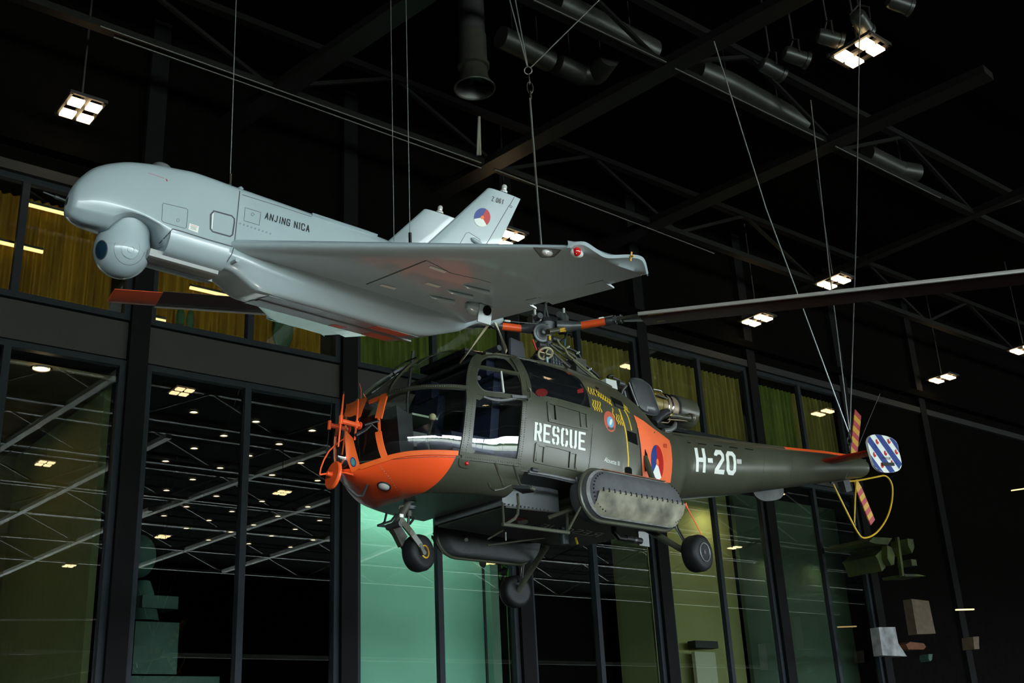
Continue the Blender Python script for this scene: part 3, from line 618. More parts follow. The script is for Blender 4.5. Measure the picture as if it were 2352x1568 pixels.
def dsec(x):
    zt, w, zm, zb, b = (pchip(dx, k, x) for k in (dt, dw, dm, db, dbl)); Q = RND*(1-b)+BOX*b
    Q = np.array([(q[0]*w, zm+q[1]*(zt-zm) if q[1] > 0 else zm-q[1]*(zb-zm)) for q in Q])
    up = cat(Q[:7], 5); lo = cat(Q[6:], 4); h = np.vstack([up[:-1], lo]); full = np.vstack([h, [(-y, z) for y, z in h[::-1][1:-1]]])
    return np.array([(x, y, z) for y, z in full])
xs = np.concatenate([np.linspace(0, 1, 22)[:-1]**2*.25, np.linspace(.25, 3.30, 90)])
fus = MB().grid(np.array([dsec(x) for x in xs]), False, True); n0 = len(dsec(.1)); fus.f.append(tuple(range(n0))[::-1]); fus.f.append(tuple(len(fus.v)-n0+i for i in range(n0)))
fuse = fus.obj('fuselage', M['drone'], DR, ang=32); BF = bvh_of(fus)
# ---- wings
WZ0, WSL = -.06, .06
xle = lambda y: 1.02+.742*(y-.25)
def xte(y): return 2.87 if (.40 < y < 1.0 or 1.16 < y < 1.80) else 2.965
def wsec(y, xt=None):
    x0, x1 = xle(y), (xt or xte(y)); zl = WZ0+WSL*y; t = .115-.03*y; c = x1-x0; up = []; lo = []; na = min(.16, c*.3)
    for s in np.linspace(0, 1, 9): a = math.pi/2*s; up.append((x0+na*(1-math.cos(a)), zl+t*.42+t*.58*math.sin(a))); lo.append((x0+na*(1-math.cos(a)), zl+t*.42-t*.42*math.sin(a)))
    for s in np.linspace(.1, 1, 10): xx = x0+na+(c-na)*s; up.append((xx, zl+t*(1-s**1.6)+.016*s**1.6)); lo.append((xx, zl))
    return np.array([(a, y, b) for a, b in up[::-1]+lo[1:]])
ys = [.16, .25, .398, .402, .7, .998, 1.002, 1.158, 1.162, 1.5, 1.798, 1.802, 1.95, 2.08]
mb = MB().grid(np.array([wsec(y) for y in ys]), False, True); n1 = len(wsec(1)); mb.f.append(tuple(len(mb.v)-n1+i for i in range(n1)))
WING = mb; BW = bvh_of(mb)
SG = (1, -1)
for s in SG:
    m2 = MB().add([(a, b*s, c) for a, b, c in mb.v], mb.f); wg = m2.obj('wing', M['drone'], DR, ang=28)
    # curled tip
    TP = [(2.345, 2.07, .068, 2.085, .09), (2.37, 2.08, .066, 2.125, .105), (2.42, 2.09, .066, 2.155, .115), (2.52, 2.09, .066, 2.15, .10), (2.62, 2.09, .066, 2.14, .095), (2.74, 2.095, .066, 2.18, .125), (2.82, 2.10, .066, 2.20, .138), (2.88, 2.105, .066, 2.19, .125), (2.965, 2.125, .068, 2.14, .074)]
    T = cat(np.array(TP), 5); P = []
    for x, ya, za, yb, zb in T:
        kk = max(.1, 1-((x-2.345)/.62)**4); m = [(x, 2.07, za+.05*kk), (x, (ya+yb)/2, za+(max(zb-za, .04)+.006)*(kk if x > 2.88 else 1)), (x, yb, zb), (x, yb-.008, zb-.02), (x, ya+.02, (za+zb)/2-.012), (x, ya, za), (x, 2.07, za)]
        P.append([(a, b*s, c) for a, b, c in m])
    MB().grid(np.array(P)).obj('wing_tip', M['drone'], DR, ang=40)
    # elevons, drooped a little
    for ya, yb in ((.41, .995), (1.17, 1.795)):
        P = []
        for y in (ya, yb):
            z = WZ0+WSL*y; P.append([(2.872, y*s, z+.002), (2.872, y*s, z+.03), (3.0, y*s, z-.012), (3.0, y*s, z-.02)])
        e = MB().grid(np.array(P), False, True); e.f += [(0, 1, 2, 3), (7, 6, 5, 4)]; e.obj('elevon', M['drone'], DR, ang=0)
def wpt(p): return DF.plane(p, WZ0, WSL)
# ---- fins
FN = [DF.at(p, y=.44) for p in ((985, 555), (1120, 432), (1195, 457), (1145, 562))]
sl = (FN[1]-FN[0])/(FN[1][2]-FN[0][2]); st = (FN[2]-FN[3])/(FN[2][2]-FN[3][2])
ra = FN[1]+sl*(.02-FN[1][2]); rb = FN[2]+st*(.02-FN[2][2])
finb = MB()
for z01 in (0,):
    P = []
    for k in np.linspace(0, 1, 9):
        a = ra+(FN[1]-ra)*k; b = rb+(FN[2]-rb)*k; c = b-a; row = []
        for u, th in ((0, .0), (.02, .55), (.06, .85), (.14, 1), (.4, 1), (.75, .7), (1, .12)): row.append(a+c*u+np.array([0, .024*th, 0]))
        for u, th in ((1, .12), (.75, .7), (.4, 1), (.14, 1), (.06, .85), (.02, .55)): row.append(a+c*u-np.array([0, .024*th, 0]))
        P.append(row)
    finb.grid(np.array(P), False, True); n2 = len(P[0]); finb.f.append(tuple(len(finb.v)-n2+i for i in range(n2)))
BN = bvh_of(finb)
for s in SG:
    fo = MB().add([(a, b*s, c) for a, b, c in finb.v], finb.f).obj('fin', M['drone'], DR, ang=30)
    bc = FN[1]*.52+FN[2]*.48; bp = (bc[0], bc[1]*s, bc[2]+.005)
    MB().lathe(bp, (0, 0, 1), [(0, .028), (.012, .03), (.025, .02), (.05, .022), (.062, .015), (.068, .004)], 16).obj('beacon', M['clear'], fo)
    if s == 1: fin_port = fo
dl = M['dline']
def pline(name, pts, bvh, par, w=.0045, closed=False): strip3(name, bvh, DF, pts, w, dl, par, off=.0008, th=.0005, step=8, closed=closed)
pline('rudder_hinge', kX((2068, 235), (1998, 365)) + kX((1975, 390), (1592, 1040)), BN, fin_port); pline('hinge_step', kX((1975, 390), (2018, 420), (2035, 400), (1990, 372)), BN, fin_port, .003)
roundel(BN, DF, kX((1522, 583))[0], 18.6, 21.6, 8, fin_port, a=(-70, 48, 164), off=.003)
lettering('serial_number', 'Z 061', BN, DF, kX((1692, 226), (1895, 283), (1880, 362), (1676, 305)), .3, M['black2'], fin_port, off=.003, gap=.3, step=3)
pline('access_panel', kX((1155, 1020), (1250, 850), (1300, 832), (1490, 955), (1480, 1000)), BN, fin_port, .003)
a = DF.at(kX((1345, 930))[0], y=.47); b = DF.at(kX((1500, 1040))[0], y=.47)
MB().tube([a, a*.8+b*.2, a*.3+b*.7, b], [.004, .016, .018, .014], 12).obj('actuator_fairing', M['drone'], fin_port)
# ---- panels and markings on the side
pline('nose_joint', kP((1785, 375), (1775, 480), (1755, 680), (1735, 860), (1715, 925), (1680, 980), (1650, 1015)), BF, DR, .007)
pline('access_panel', kP((1120, 480), (1320, 527), (1334, 540), (1320, 690), (1305, 700), (1120, 645), (1106, 630), (1112, 490)), BF, DR, .003, True)
pline('fastener', [tuple(p) for p in ell(kP((1247, 628))[0], 3.2, 3.4)], BF, DR, .002, True)
pline('access_panel', kP((1832, 518), (1968, 560), (1955, 672), (1822, 632)), BF, DR, .003, True); pline('fastener', ell(kP((1897, 577))[0], 3.2, 3.4), BF, DR, .002, True)
strip3('hatch_frame', BF, DF, kP((1560, 548), (1715, 590), (1738, 615), (1738, 650), (1722, 755), (1700, 770), (1550, 728), (1530, 705), (1532, 580)), .011, dl, DR, off=.0005, th=.0008, closed=True, step=5)
patch('hatch_strip', BF, DF, kP((1546, 572), (1557, 565), (1546, 705), (1536, 700)), M['white'], DR, off=.0025, step=6)
patch('caution_placard', BF, DF, kP((1347, 655), (1429, 682), (1420, 740), (1337, 708)), M['white'], DR, off=.002, step=6)
fonttext('placard_text', 'CAUTION', BF, DF, kP((1358, 667), (1416, 685), (1415, 695), (1357, 677)), M['red'], DR, off=.0035)
for i in range(3): strip3('placard_line', BF, DF, kP((1355, 683+i*9), (1405, 699+i*9)), .002, M['mgrey'], DR, off=.003, th=.0005, step=4)
fonttext('stencil_text', 'REF STATIC PORT CLEAR', BF, DF, kP((990, 215), (1125, 260), (1124, 267), (989, 222)), M['red'], DR, off=.0025)
strip3('stencil_arrow', BF, DF, kP((1142, 270), (1150, 278), (1153, 290)), .006, M['red'], DR, off=.0015, th=.0005, step=3)
lettering('aircraft_name', 'ANJING NICA', BF, DF, kQ((432, 343), (830, 463), (824, 526), (420, 402)), .24, M['black2'], DR, off=.0025, gap=.32, step=4)
for i in range(9):
    c = kP((1788+i*33, 657+i*11))[0]; pline('rivet', ell(c, 1.6, 1.7, n=10), BF, DR, .0015, True)
pline('spine_seam', [(556, 447), (640, 473), (716, 498)], BF, DR, .004)
strip3('spine_cover', BF, DF, [(716, 494), (800, 521), (886, 549)], .02, M['drone'], DR, off=.004, th=.012)
a = DF.at((372, 380), y=0); MB().lathe(a+np.array([0, 0, -.02]), (0, 0, 1), [(0, .06), (.02, .055), (.03, .04), (.034, .005)], 20).obj('top_antenna', M['mgrey'], DR)
def lug(p, y):
    a = DF.at(p, y=y); MB().lathe(a-np.array([0, 0, .02]), (0, 0, 1), [(0, .018), (.03, .014), (.04, .02), (.05, .006)], 12).obj('lifting_lug', M['drone'], DR); return a
LUGA = DF.at((527, 427), y=0); lug((552, 438), .05)
# ---- pitot probe
MB().ball(DF.at((157, 464), y=.012), 1, 16, 12, (.016, .022, .04)).obj('probe_mount', M['black2'], DR)
a = DF.at((150, 461), y=.0); b = DF.at((135, 455), y=0); c = DF.at((99, 441), y=0)
pr = MB().tube([a, b], [.012, .011], 14).obj('pitot_base', M['black2'], DR); MB().tube([b, b*.75+c*.25, b*.7+c*.3, c], [.013, .012, .0065, .005], 12).obj('pitot_tube', M['dgrey'], pr)
# ---- camera ball in its recess
BC = DF.at((279, 580), y=0); RB = .172
bl = empty('camera_ball', None, None); bl.parent = DR; bl.matrix_parent_inverse = Matrix.Identity(4); bl.location = tuple(BC)
MB().ball((0, 0, 0), RB, 48, 30).obj('housing', M['drone'], bl)
yk = MB().lathe((0, 0, .01), (0, 0, 1), [(0, RB*1.006), (.05, RB*.98), (.10, RB*.90), (.16, RB*.86), (.235, RB*.84)], 40).obj('yoke', M['drone'], bl)
bm_ = MB().ball(tuple(BC), RB*1.004, 64, 40); BB = bvh_of(bm_)
cm = np.array(BC)
def ballpart(name, px, mt, off, step=4): 
    o = patch(name, BB, DF, px, mt, bl, off=off, step=step); o.data.transform(Matrix.Translation(-Vector(cm))); return o
ballpart('lens', ell(kS((303, 770))[0], 12.6, 20.5, 8), M['lens'], .002)
def ballring(name, px, w, mt, th=.003):
    o = strip3(name, BB, DF, px, w, mt, bl, off=.0, th=th, step=3, closed=True); o.data.transform(Matrix.Translation(-Vector(cm)))
ballring('lens_rim', ell(kS((303, 770))[0], 13.4, 21.4, 8), .006, M['dline']); ballring('seam', ell(kS((895, 750))[0], 35, 37.5, 0), .0022, M['mgrey'], .0005)
ballring('disc_rim', ell(kS((928, 748))[0], 20.5, 21.8, 0), .006, M['drone'], .004); ballring('cap_rim', ell(kS((932, 758))[0], 7.2, 7.8, 0), .003, M['drone'], .003)
# recess ring, payload box, trays below the nose
def hull(name, prof, x0, x1, mt, nx=2, taper=1.):
    P = [[(x, y*(1 if i else taper), z) for y, z in prof+[(-y, z) for y, z in prof[::-1]]] for i, x in enumerate((x0, x1))]
    g = MB().grid(np.array(P), False, True); n = len(P[0]); g.f += [tuple(range(n))[::-1], tuple(range(n, 2*n))]; return g.obj(name, mt, DR, ang=30)
hull('payload_door', [(.246, -.03), (.249, -.08), (.235, -.13), (.205, -.165), (.16, -.185)], .60, 1.0, M['drone'])
hull('payload_tray', [(.17, -.16), (.165, -.205), (.12, -.222), (.035, -.225)], .52, .985, M['dronegrey2']); hull('tray_rail', [(.04, -.2), (.04, -.235), (.02, -.238)], .53, 1.0, M['mgrey'])
strip3('door_seam', BF, DF, kP((1085, 830), (1165, 745), (1200, 705), (1255, 718), (1500, 795), (1720, 858)), .008, dl, DR, off=.001, th=.0008)
# ---- belly rail and patches
MB().box((1.98, 0, -.262), (1.25, .05, .012)).obj('belly_rail', M['mgrey'], DR, ang=0)
for nm, y0, y1 in (('belly_panel', .045, .205), ('belly_panel', -.205, -.045)): MB().box((1.95, (y0+y1)/2, -.2592), (1.2, y1-y0, .004)).obj(nm, mat('belly_panel_slate', (.13, .17, .185), .35), DR, ang=0)
dg = mat('belly_reflection_orange', (.6, .12, .06), .5, noise=.2)  # orange-red reflections on the belly, put into the colour
for x0, x1, y0, y1 in ((2.2, 2.48, .06, .2), (2.3, 2.5, -.2, -.05), (2.02, 2.12, -.2, -.1)): MB().box(((x0+x1)/2, (y0+y1)/2, -.2622), (x1-x0, y1-y0, .003)).obj('orange_patch', dg, DR, ang=0)
q = DF.at((536, 603), y=.25); MB().cyl(q-np.array([0, .04, 0]), q+np.array([.0, .06, .01]), .014).obj('launch_pin', M['drone'], DR)
q = DF.at((459, 627), y=-.12); MB().box(q, (.05, .07, .02)).obj('latch', M['drone'], DR, ang=0)
# ---- wing underside details
BWp = BW
pline('wing_panel', kQ((1340, 990), (1880, 775)), BWp, DR, .012); pline('wing_panel', kQ((1880, 775), (1990, 830), (2100, 890), (2352, 945)) + kR((890, 975)), BWp, DR, .006)
for pts in (((1898, 838), (1920, 822), (2065, 872), (2040, 888)), ((1455, 1000), (1480, 988), (1615, 1022), (1590, 1038)), ((1860, 985), (1890, 972), (2017, 1005), (1985, 1020))): patch('vent_panel', BWp, DF, kQ(*pts), mat('vent_pale', (.8, .8, .72), .5), DR, off=.0025, step=8)
for a, b in (((1895, 1085), (2135, 1135)), ((2058, 1038), (2298, 1092)), ((2208, 992), (2448, 1050))):
    A = wpt(kQ(a)[0]); B = wpt(kQ(b)[0]); d = B-A
    P = [A+d*t-np.array([0, 0, h]) for t, h in ((0, 0), (.15, .012), (.5, .016), (1, .014))]
    MB().tube(P, [.004, .012, .015, .015], 10).obj('wing_louvre', M['drone'], DR)
pline('aileron_hinge', kT((60, 1170), (430, 1085), (1460, 805)), BWp, DR, .006)
# exhaust bracket by the root
A = wpt(kW((360, 180))[0]); B = wpt(kW((660, 160))[0])
c = (A+B)/2; br = MB().lathe(c-np.array([.1, 0, .035]), (1, 0, 0), [(0, .02), (.04, .05), (.1, .055)], 18).obj('outlet_pod', M['drone'], DR)
pz = c+np.array([.03, .055, -.07]); MB().box(pz, (.115, .012, .13)).obj('outlet_plate', M['drone'], br, ang=0); MB().cyl(pz+np.array([.01, .002, .03]), pz+np.array([.01, .012, .03]), .036).obj('outlet_hole', M['void'], br)
# landing light, red position light, tip pin
strip3('landing_light_frame', BWp, DF, kT((205, 225), (690, 255), (560, 385), (345, 395)), .012, M['mgrey'], DR, off=.001, th=.002, closed=True)
patch('landing_light_cover', BWp, DF, kT((225, 235), (670, 262), (550, 375), (350, 385)), mat('cover_grey', (.2, .23, .22), .15, coat=1.), DR, off=.002, step=6)
h = hits(BWp, DF, kT((450, 305)))[0]
if h: MB().ball(h[0]+h[1]*.004, .03, 16, 10, (1.3, 1, .7)).obj('landing_light', M['clear'], DR)
q = wpt(kT((975, 295))[0]); q = np.array([xle(q[1])-.0, q[1], WZ0+WSL*q[1]+.03]); q = np.array([2.375, 2.11, .105])
q = DF.at(kT((975, 297))[0], y=2.10); MB().ball(q, .028, 20, 14).obj('position_light', M['redlens'], DR); MB().ball(q+np.array([.012, -.012, -.004]), .034, 16, 10, (1.4, .9, .8)).obj('light_fairing', M['palegrey'], DR)
q = DF.at(kT((1955, 385))[0], y=2.19); MB().cyl(q-np.array([0, 0, .03]), q+np.array([0, 0, .03]), .006).cyl(q-np.array([0, .025, 0]), q+np.array([0, .025, 0]), .006).obj('tip_pin', M['ymetal'], DR)
# ---- pusher propeller
HB = np.array([3.31, 0, .105]); pp_ = empty('propeller', None, None); pp_.parent = DR; pp_.location = tuple(HB)
MB().lathe((-.02, 0, 0), (1, 0, 0), [(0, .07), (.05, .07), (.1, .05), (.14, .015)], 20).obj('spinner', M['drone'], pp_)
for tip in ((1057, 832), (1163, 806), None):
    T = (DF.at(tip, x=3.34) if tip else np.array([3.34, .08, .50]))-HB; d = unit(T); L = np.linalg.norm(T); side = unit(np.cross((1, 0, 0), d)); P = []
    for s, c, tw in ((.1, .016, -75), (.25, .024, -62), (.5, .034, -45), (.75, .038, -34), (.93, .038, -28), (.985, .037, -26), (1, .03, -26)):
        a = math.radians(tw); u = side*math.cos(a)+np.array([1, 0, 0])*math.sin(a); n = np.cross(d, u); o_ = d*L*s+np.array([.03*(1-s), 0, 0])
        P.append([o_-u*c, o_+n*.008, o_+u*c, o_-n*.006])
    g = MB().grid(np.array(P), False, True); g.f += [(0, 1, 2, 3), (27, 26, 25, 24)]; g.obj('propeller_blade', M['propcream'], pp_, ang=50)
# unseen fill lamp added near the facade to green the drone's far wing
UL = np.array([5.2, 16.2, .35]); tgt = np.array(DF.matrix() @ Vector((2.55, -1.85, .05))); d_ = unit(tgt-UL)
l = bpy.data.lights.new('added_fill_green', 'SPOT'); l.energy = 1100; l.color = (.72, 1, .84); l.spot_size = math.radians(9.5); l.spot_blend = .5; l.shadow_soft_size = .12
o = bpy.data.objects.new('added_fill_green', l); COL.objects.link(o); o.location = UL+d_*.12; o.rotation_euler = Vector(d_).to_track_quat('-Z', 'Y').to_euler()
t = empty('added_fill_lamp', 'black floor lamp added out of view to fill the far drone wing', 'lamp', loc=UL); MB().cyl(-d_*.2, d_*.1, .13).obj('housing', M['lamphouse'], t); MB().box((0, 0, -.3), (.4, .4, .1)).obj('base', M['lamphouse'], t); MB().cyl((0, 0, -.28), (0, 0, -.02), .03).obj('stem', M['lamphouse'], t)
UL2 = np.array([3.0, 3.6, .35]); d2 = unit(np.array(DF.matrix() @ Vector((2.1, .9, 0)))-UL2)  # second unseen fill lamp, added to warm and brighten the drone's underside
l = bpy.data.lights.new('added_fill_warm', 'SPOT'); l.energy = 80; l.color = (1, .88, .74); l.spot_size = math.radians(44); l.spot_blend = .9; l.shadow_soft_size = .35
o = bpy.data.objects.new('added_fill_warm', l); COL.objects.link(o); o.location = UL2+d2*.12; o.rotation_euler = Vector(d2).to_track_quat('-Z', 'Y').to_euler()
t = empty('added_fill_lamp', 'black floor lamp added out of view to fill the drone underside', 'lamp', loc=UL2); MB().cyl(-d2*.2, d2*.1, .13).obj('housing', M['lamphouse'], t); MB().box((0, 0, -.3), (.4, .4, .1)).obj('base', M['lamphouse'], t); MB().cyl((0, 0, -.28), (0, 0, -.02), .03).obj('stem', M['lamphouse'], t)
# ================================================================== THE HELICOPTER
PS = .06181
HF = Frame((7.6244, 8.49524, 6.07389), [[math.cos(PS), math.sin(PS), 0], [math.sin(PS), -math.cos(PS), 0], [0, 0, 1]])
HR = empty('helicopter', 'olive rescue helicopter with orange nose and bubble canopy hanging below the grey drone', 'helicopter', HF.matrix())
XN = -2.752
hD = [0, .08, .3, .7, 1.2, 1.8, 2.4, 3.0, 3.4, 3.65, 3.9, 4.15, 4.52, 5.2]; hU = np.sqrt(hD)
hT = [-1.82, -1.541, -1.278, -.925, -.656, -.611, -.585, -.616, -.72, -.85, -.93, -.96, -.95, -.93]
hB = [-1.82, -1.974, -2.075, -2.18, -2.2, -2.2, -2.22, -2.225, -2.22, -2.18, -2.1, -2.0, -1.72, -1.66]
hW = [0, .075, .444, .777, .895, .985, .975, .90, .82, .72, .62, .53, .42, .375]
hM = [-1.82, -1.79, -1.62, -1.5, -1.43, -1.42, -1.42, -1.44, -1.46, -1.45, -1.42, -1.38, -1.33, -1.29]
def plow(x): return float(np.interp(x-XN, [.3, 1.2, 3.4, 4.4], [2.25, 5.0, 5.0, 2.3]))
def taper(x): return float(np.interp(x-XN, [.4, 1.2, 2.8, 3.6], [0, .15, .15, 0]))
HP = 2.22
def hsec(x):
    u = math.sqrt(max(x-XN, 0)); return [float(pchip(hU, k, u)) for k in (hT, hB, hW, hM)]
def hpt(x, t, off=0.):
    zt, zb, w, zm = hsec(x); c, s = math.cos(t), math.sin(t); e = 2/(HP if s > 0 else plow(x)); h = (zt-zm) if s > 0 else (zm-zb)
    w += off; h += off; dz = h*np.sign(s)*abs(s)**e
    return (x, w*np.sign(c)*abs(c)**e*(1-taper(x)*math.log1p(math.exp(-dz*8))/8), max(zm+dz, float(np.interp(x, [-1.2, -1.0], [-2.168, -2.4]))))
def tz(x, z):                                         # angle at which the port side reaches height z
    zt, zb, w, zm = hsec(x)
    if z >= zt-1e-4: return math.pi/2
    if z <= zb+1e-4: return -math.pi/2
    h = (zt-zm) if z > zm else (zm-zb); p = HP if z > zm else plow(x); a = math.asin(min(1, abs(z-zm)/h)**(p/2)); return a if z > zm else -a
def shell(xs, ta, tb, n=56):                          # open strip of the body between angle functions ta(x), tb(x)
    return MB().grid(np.array([[hpt(x, t) for t in np.linspace(ta(x), tb(x), n)] for x in xs]))
def xspace(x0, x1, n): u = np.linspace(math.sqrt(max(x0-XN, 0)), math.sqrt(x1-XN), n); return XN+u*u
XG = -1.31
def zbelt(x): return float(np.interp(x, [-2.62, -2.2], [-1.965, -1.872]))
full = shell(xspace(XN+.00002, 2.3, 130), lambda x: -math.pi/2, lambda x: 1.5*math.pi, 160); BH = bvh_of(full)
# glazing of the cabin
shell(xspace(XN+.00002, XG, 70), lambda x: tz(x, zbelt(x)), lambda x: math.pi-tz(x, zbelt(x)), 110).obj('canopy_glass', M['canopy'], HR, ang=80)
# lower nose, two tone paint (the edge of the orange is a shape of its own)
def twotone():
    m = mat('nose_paint', (.060, .064, .042), .4, noise=.12, nscale=3); n = m.node_tree; b = n.nodes['Principled BSDF']; old = b.inputs['Base Color'].links[0].from_socket
    tc = n.nodes.new('ShaderNodeTexCoord'); s = n.nodes.new('ShaderNodeSeparateXYZ'); n.links.new(tc.outputs['Object'], s.inputs[0])
    def ma(op, a, v=None, w=None):
        k = n.nodes.new('ShaderNodeMath'); k.operation = op; n.links.new(a, k.inputs[0])
        if v is not None:
            if isinstance(v, float): k.inputs[1].default_value = v
            else: n.links.new(v, k.inputs[1])
        return k.outputs[0]
    cur = ma('MULTIPLY', ma('ADD', s.outputs['Z'], 1.87), .26); lim = ma('ADD', cur, -1.975)
    d = ma('LESS_THAN', ma('SUBTRACT', s.outputs['X'], lim), 0.); belly = ma('GREATER_THAN', s.outputs['Z'], -2.194)
    msk = ma('MULTIPLY', d, belly); mx = n.nodes.new('ShaderNodeMix'); mx.data_type = 'RGBA'; n.links.new(msk, mx.inputs[0]); n.links.new(old, mx.inputs[6]); mx.inputs[7].default_value = (1, .1, .018, 1)
    n.links.new(mx.outputs[2], b.inputs['Base Color']); return m
M['nose'] = twotone()
mb = MB(); rows = []
for u in np.linspace(0, 1, 60):
    row = []
    for k in np.linspace(0, 1, 60):
        x1 = -1.25-.05*abs(math.sin(math.pi*k))**.8 if True else 0
        x = xspace(XN+.00002, x1, 60)[int(round(u*59))]; a = tz(x, zbelt(x)); t = a+(-math.pi-2*a)*k; row.append(hpt(x, t))
    rows.append(row)
mb.grid(np.array(rows)); mb.obj('nose_hull', M['nose'], HR, ang=80)
e = [hpt(-1.25-.05*abs(math.sin(math.pi*k))**.8, tz(-1.3, zbelt(-1.3))+(-math.pi-2*tz(-1.3, zbelt(-1.3)))*k) for k in np.linspace(0, 1, 40)]
m2 = MB(); m2.grid(np.array([e, [(-1.40, 0, -1.97)]*len(e)])); m2.obj('nose_bulkhead', M['olive_dark'], HR)
MB().prism([hpt(x, tz(x, -1.92))[:2]+(-1.925,) for x in xspace(XN+.1, XG, 30)]+[(a, -b, -1.955) for a, b, c in [hpt(x, tz(x, -1.95)) for x in xspace(XN+.1, XG, 30)][::-1]], (0, 0, .012)).obj('cabin_floor', M['olive_dark'], HR)
# cabin wall and rear fuselage
ZR = -1.965
mb = shell(xspace(XG, -.2, 40), lambda x: tz(x, ZR), lambda x: math.pi-tz(x, ZR), 80); mb.obj('cabin_shell', M['olive'], HR, ang=60)
mb = shell(xspace(-.2, 1.80, 60), lambda x: -math.pi/2, lambda x: 1.5*math.pi, 120); n0 = 120
mb.f.append(tuple(range(n0))); mb.obj('rear_fuselage', M['olive'], HR, ang=60)
MB().prism([hpt(XG+.01, t) for t in np.linspace(tz(XG, ZR), math.pi-tz(XG, ZR), 40)], (.02, 0, 0)).obj('cabin_bulkhead', mat('bulkhead_dark', (.02, .021, .022), .8), HR)
MB().prism([hpt(x, tz(x, ZR))[:2]+(-1.975,) for x in np.linspace(XG, -.19, 12)]+[(a, -b, -2.01) for a, b, c in [hpt(x, tz(x, ZR)) for x in np.linspace(XG, -.19, 12)][::-1]], (0, 0, .012)).obj('cabin_underside', M['olive_dark'], HR)
# grey tank fairing below the door sill and the belly
tk = [(-1.24, .50), (-.62, .52), (-.5, .50), (-.42, .43), (-.37, .3), (-.35, .1)]
MB().prism([(x, y, -2.215) for x, y in tk]+[(x, -y, -2.215) for x, y in tk[::-1]], (0, 0, .24)).obj('tank_fairing', M['bellygrey'], HR, ang=30)
strip_r = MB()
for sg in (1, -1):
    for x in np.arange(-1.22, -.62, .05): strip_r.box((x, .515*sg, -2.205), (.011, .014, .014))
tag(strip_r.obj('fairing_rivets', M['dgrey'], HR, ang=0), kind='stuff')
bl_ = MB().prism([(-1.2, .5, -2.232), (.45, .66, -2.232), (.9, .5, -2.232), (.9, -.5, -2.232), (.45, -.66, -2.232), (-1.2, -.5, -2.232)], (0, 0, .012)); bl_.obj('belly_plate', M['olive_dark'], HR, ang=0); BBP = bvh_of(bl_)
fonttext('belly_lettering', 'RESCUE', BBP, HF, k3((1170, 885), (560, 790), (490, 830), (1090, 925)), M['white'], HR)
roundel(BBP, HF, k3((330, 765))[0], 22, 8.5, 2, HR, a=(200, 330, 110-0), off=.003) if False else None
patch('belly_roundel_red', BBP, HF, ell(k3((300, 765))[0], 24, 9, 3, 180, 330, 20, True), M['red'], HR, step=5); patch('belly_roundel_white', BBP, HF, ell(k3((300, 765))[0], 24, 9, 3, -30, 90, 20, True), M['white'], HR, step=5)
# ---- canopy frames
ol = M['olive']
def fr(name, line, w, m=ol, mir=True, **k): return strip3(name, BH, HF, line, w, m, HR, mirror=mir, **k)
sm = lambda pts, k=5: [tuple(p) for p in cat(pts, k)]
fr('window_rail', sm(kD((55, 605), (170, 560), (300, 530), (500, 502), (700, 494), (900, 496), (1092, 512))), .045)
fr('front_arch', sm(kD((62, 590), (110, 480), (190, 372), (300, 258), (400, 180), (480, 132))), .03)
fr('door_post', sm(kD((1010, 1372), (1045, 1180), (1080, 900), (1102, 650), (1098, 500), (1118, 310), (1165, 165), (1235, 92))), .06)
fr('door_edge', sm(kD((1085, 1370), (1110, 1150), (1140, 850), (1160, 640), (1165, 500), (1180, 310), (1225, 180))), .055)
fr('door_corner', kD((1075, 1240), (1150, 1350)), .06)
fr('rear_post', sm(kD((1735, 1480), (1775, 1230), (1805, 900), (1818, 680), (1805, 480), (1765, 320), (1700, 190), (1640, 115))), .06)
fr('rear_arch', sm(kD((1880, 560), (1855, 430), (1800, 280), (1735, 170), (1660, 100), (1560, 80))), .05)
fr('door_top', sm(kD((1190, 230), (1230, 165), (1300, 112), (1400, 100), (1500, 105), (1640, 130))), .045)
fr('door_upper_rail', sm(kD((1205, 243), (1300, 250), (1450, 278), (1600, 305), (1750, 335))), .035)
fr('door_rail', sm(kD((1180, 560), (1300, 585), (1500, 607), (1660, 625), (1830, 648))), .05)
patch('door_gusset', BH, HF, kD((1150, 380), (1190, 380), (1215, 460), (1270, 530), (1320, 570), (1280, 640), (1230, 670), (1150, 640)), ol, HR, off=.012, step=6, mirror=True)
fr('sliding_window_edge', kD((1513, 302), (1530, 440), (1545, 572)), .018, M['palegrey']); fr('window_seal', sm(kD((1225, 270), (1205, 330), (1200, 420), (1230, 490), (1290, 545), (1380, 565), (1545, 578))), .012, M['mgrey'])
fr('door_sill', sm(kD((1005, 1378), (1200, 1400), (1450, 1430), (1735, 1470))), .07)
fr('roof_seam', sm(kD((1300, 62), (1480, 78), (1640, 105), (1850, 148), (2000, 178)) + k2((560, 590), (740, 660), (960, 745), (1100, 810))), .05)
patch('vent_disc', BH, HF, ell(kD((1226, 388))[0], 5, 5.2), M['mgrey'], HR, off=.01, step=3)
fr('handle', kD((1640, 630), (1830, 640)), .03, M['mgrey'], False, th=.03); MB().tube([HF.at(p, y=1.0) for p in kD((1855, 660), (1895, 640), (1900, 560), (1880, 510))], .012, 8).obj('door_hook', ol, HR)
fr('chain', sm(kD((1280, 630), (1400, 665), (1520, 672), (1700, 648))), .02, M['mgrey'], False, th=.02)
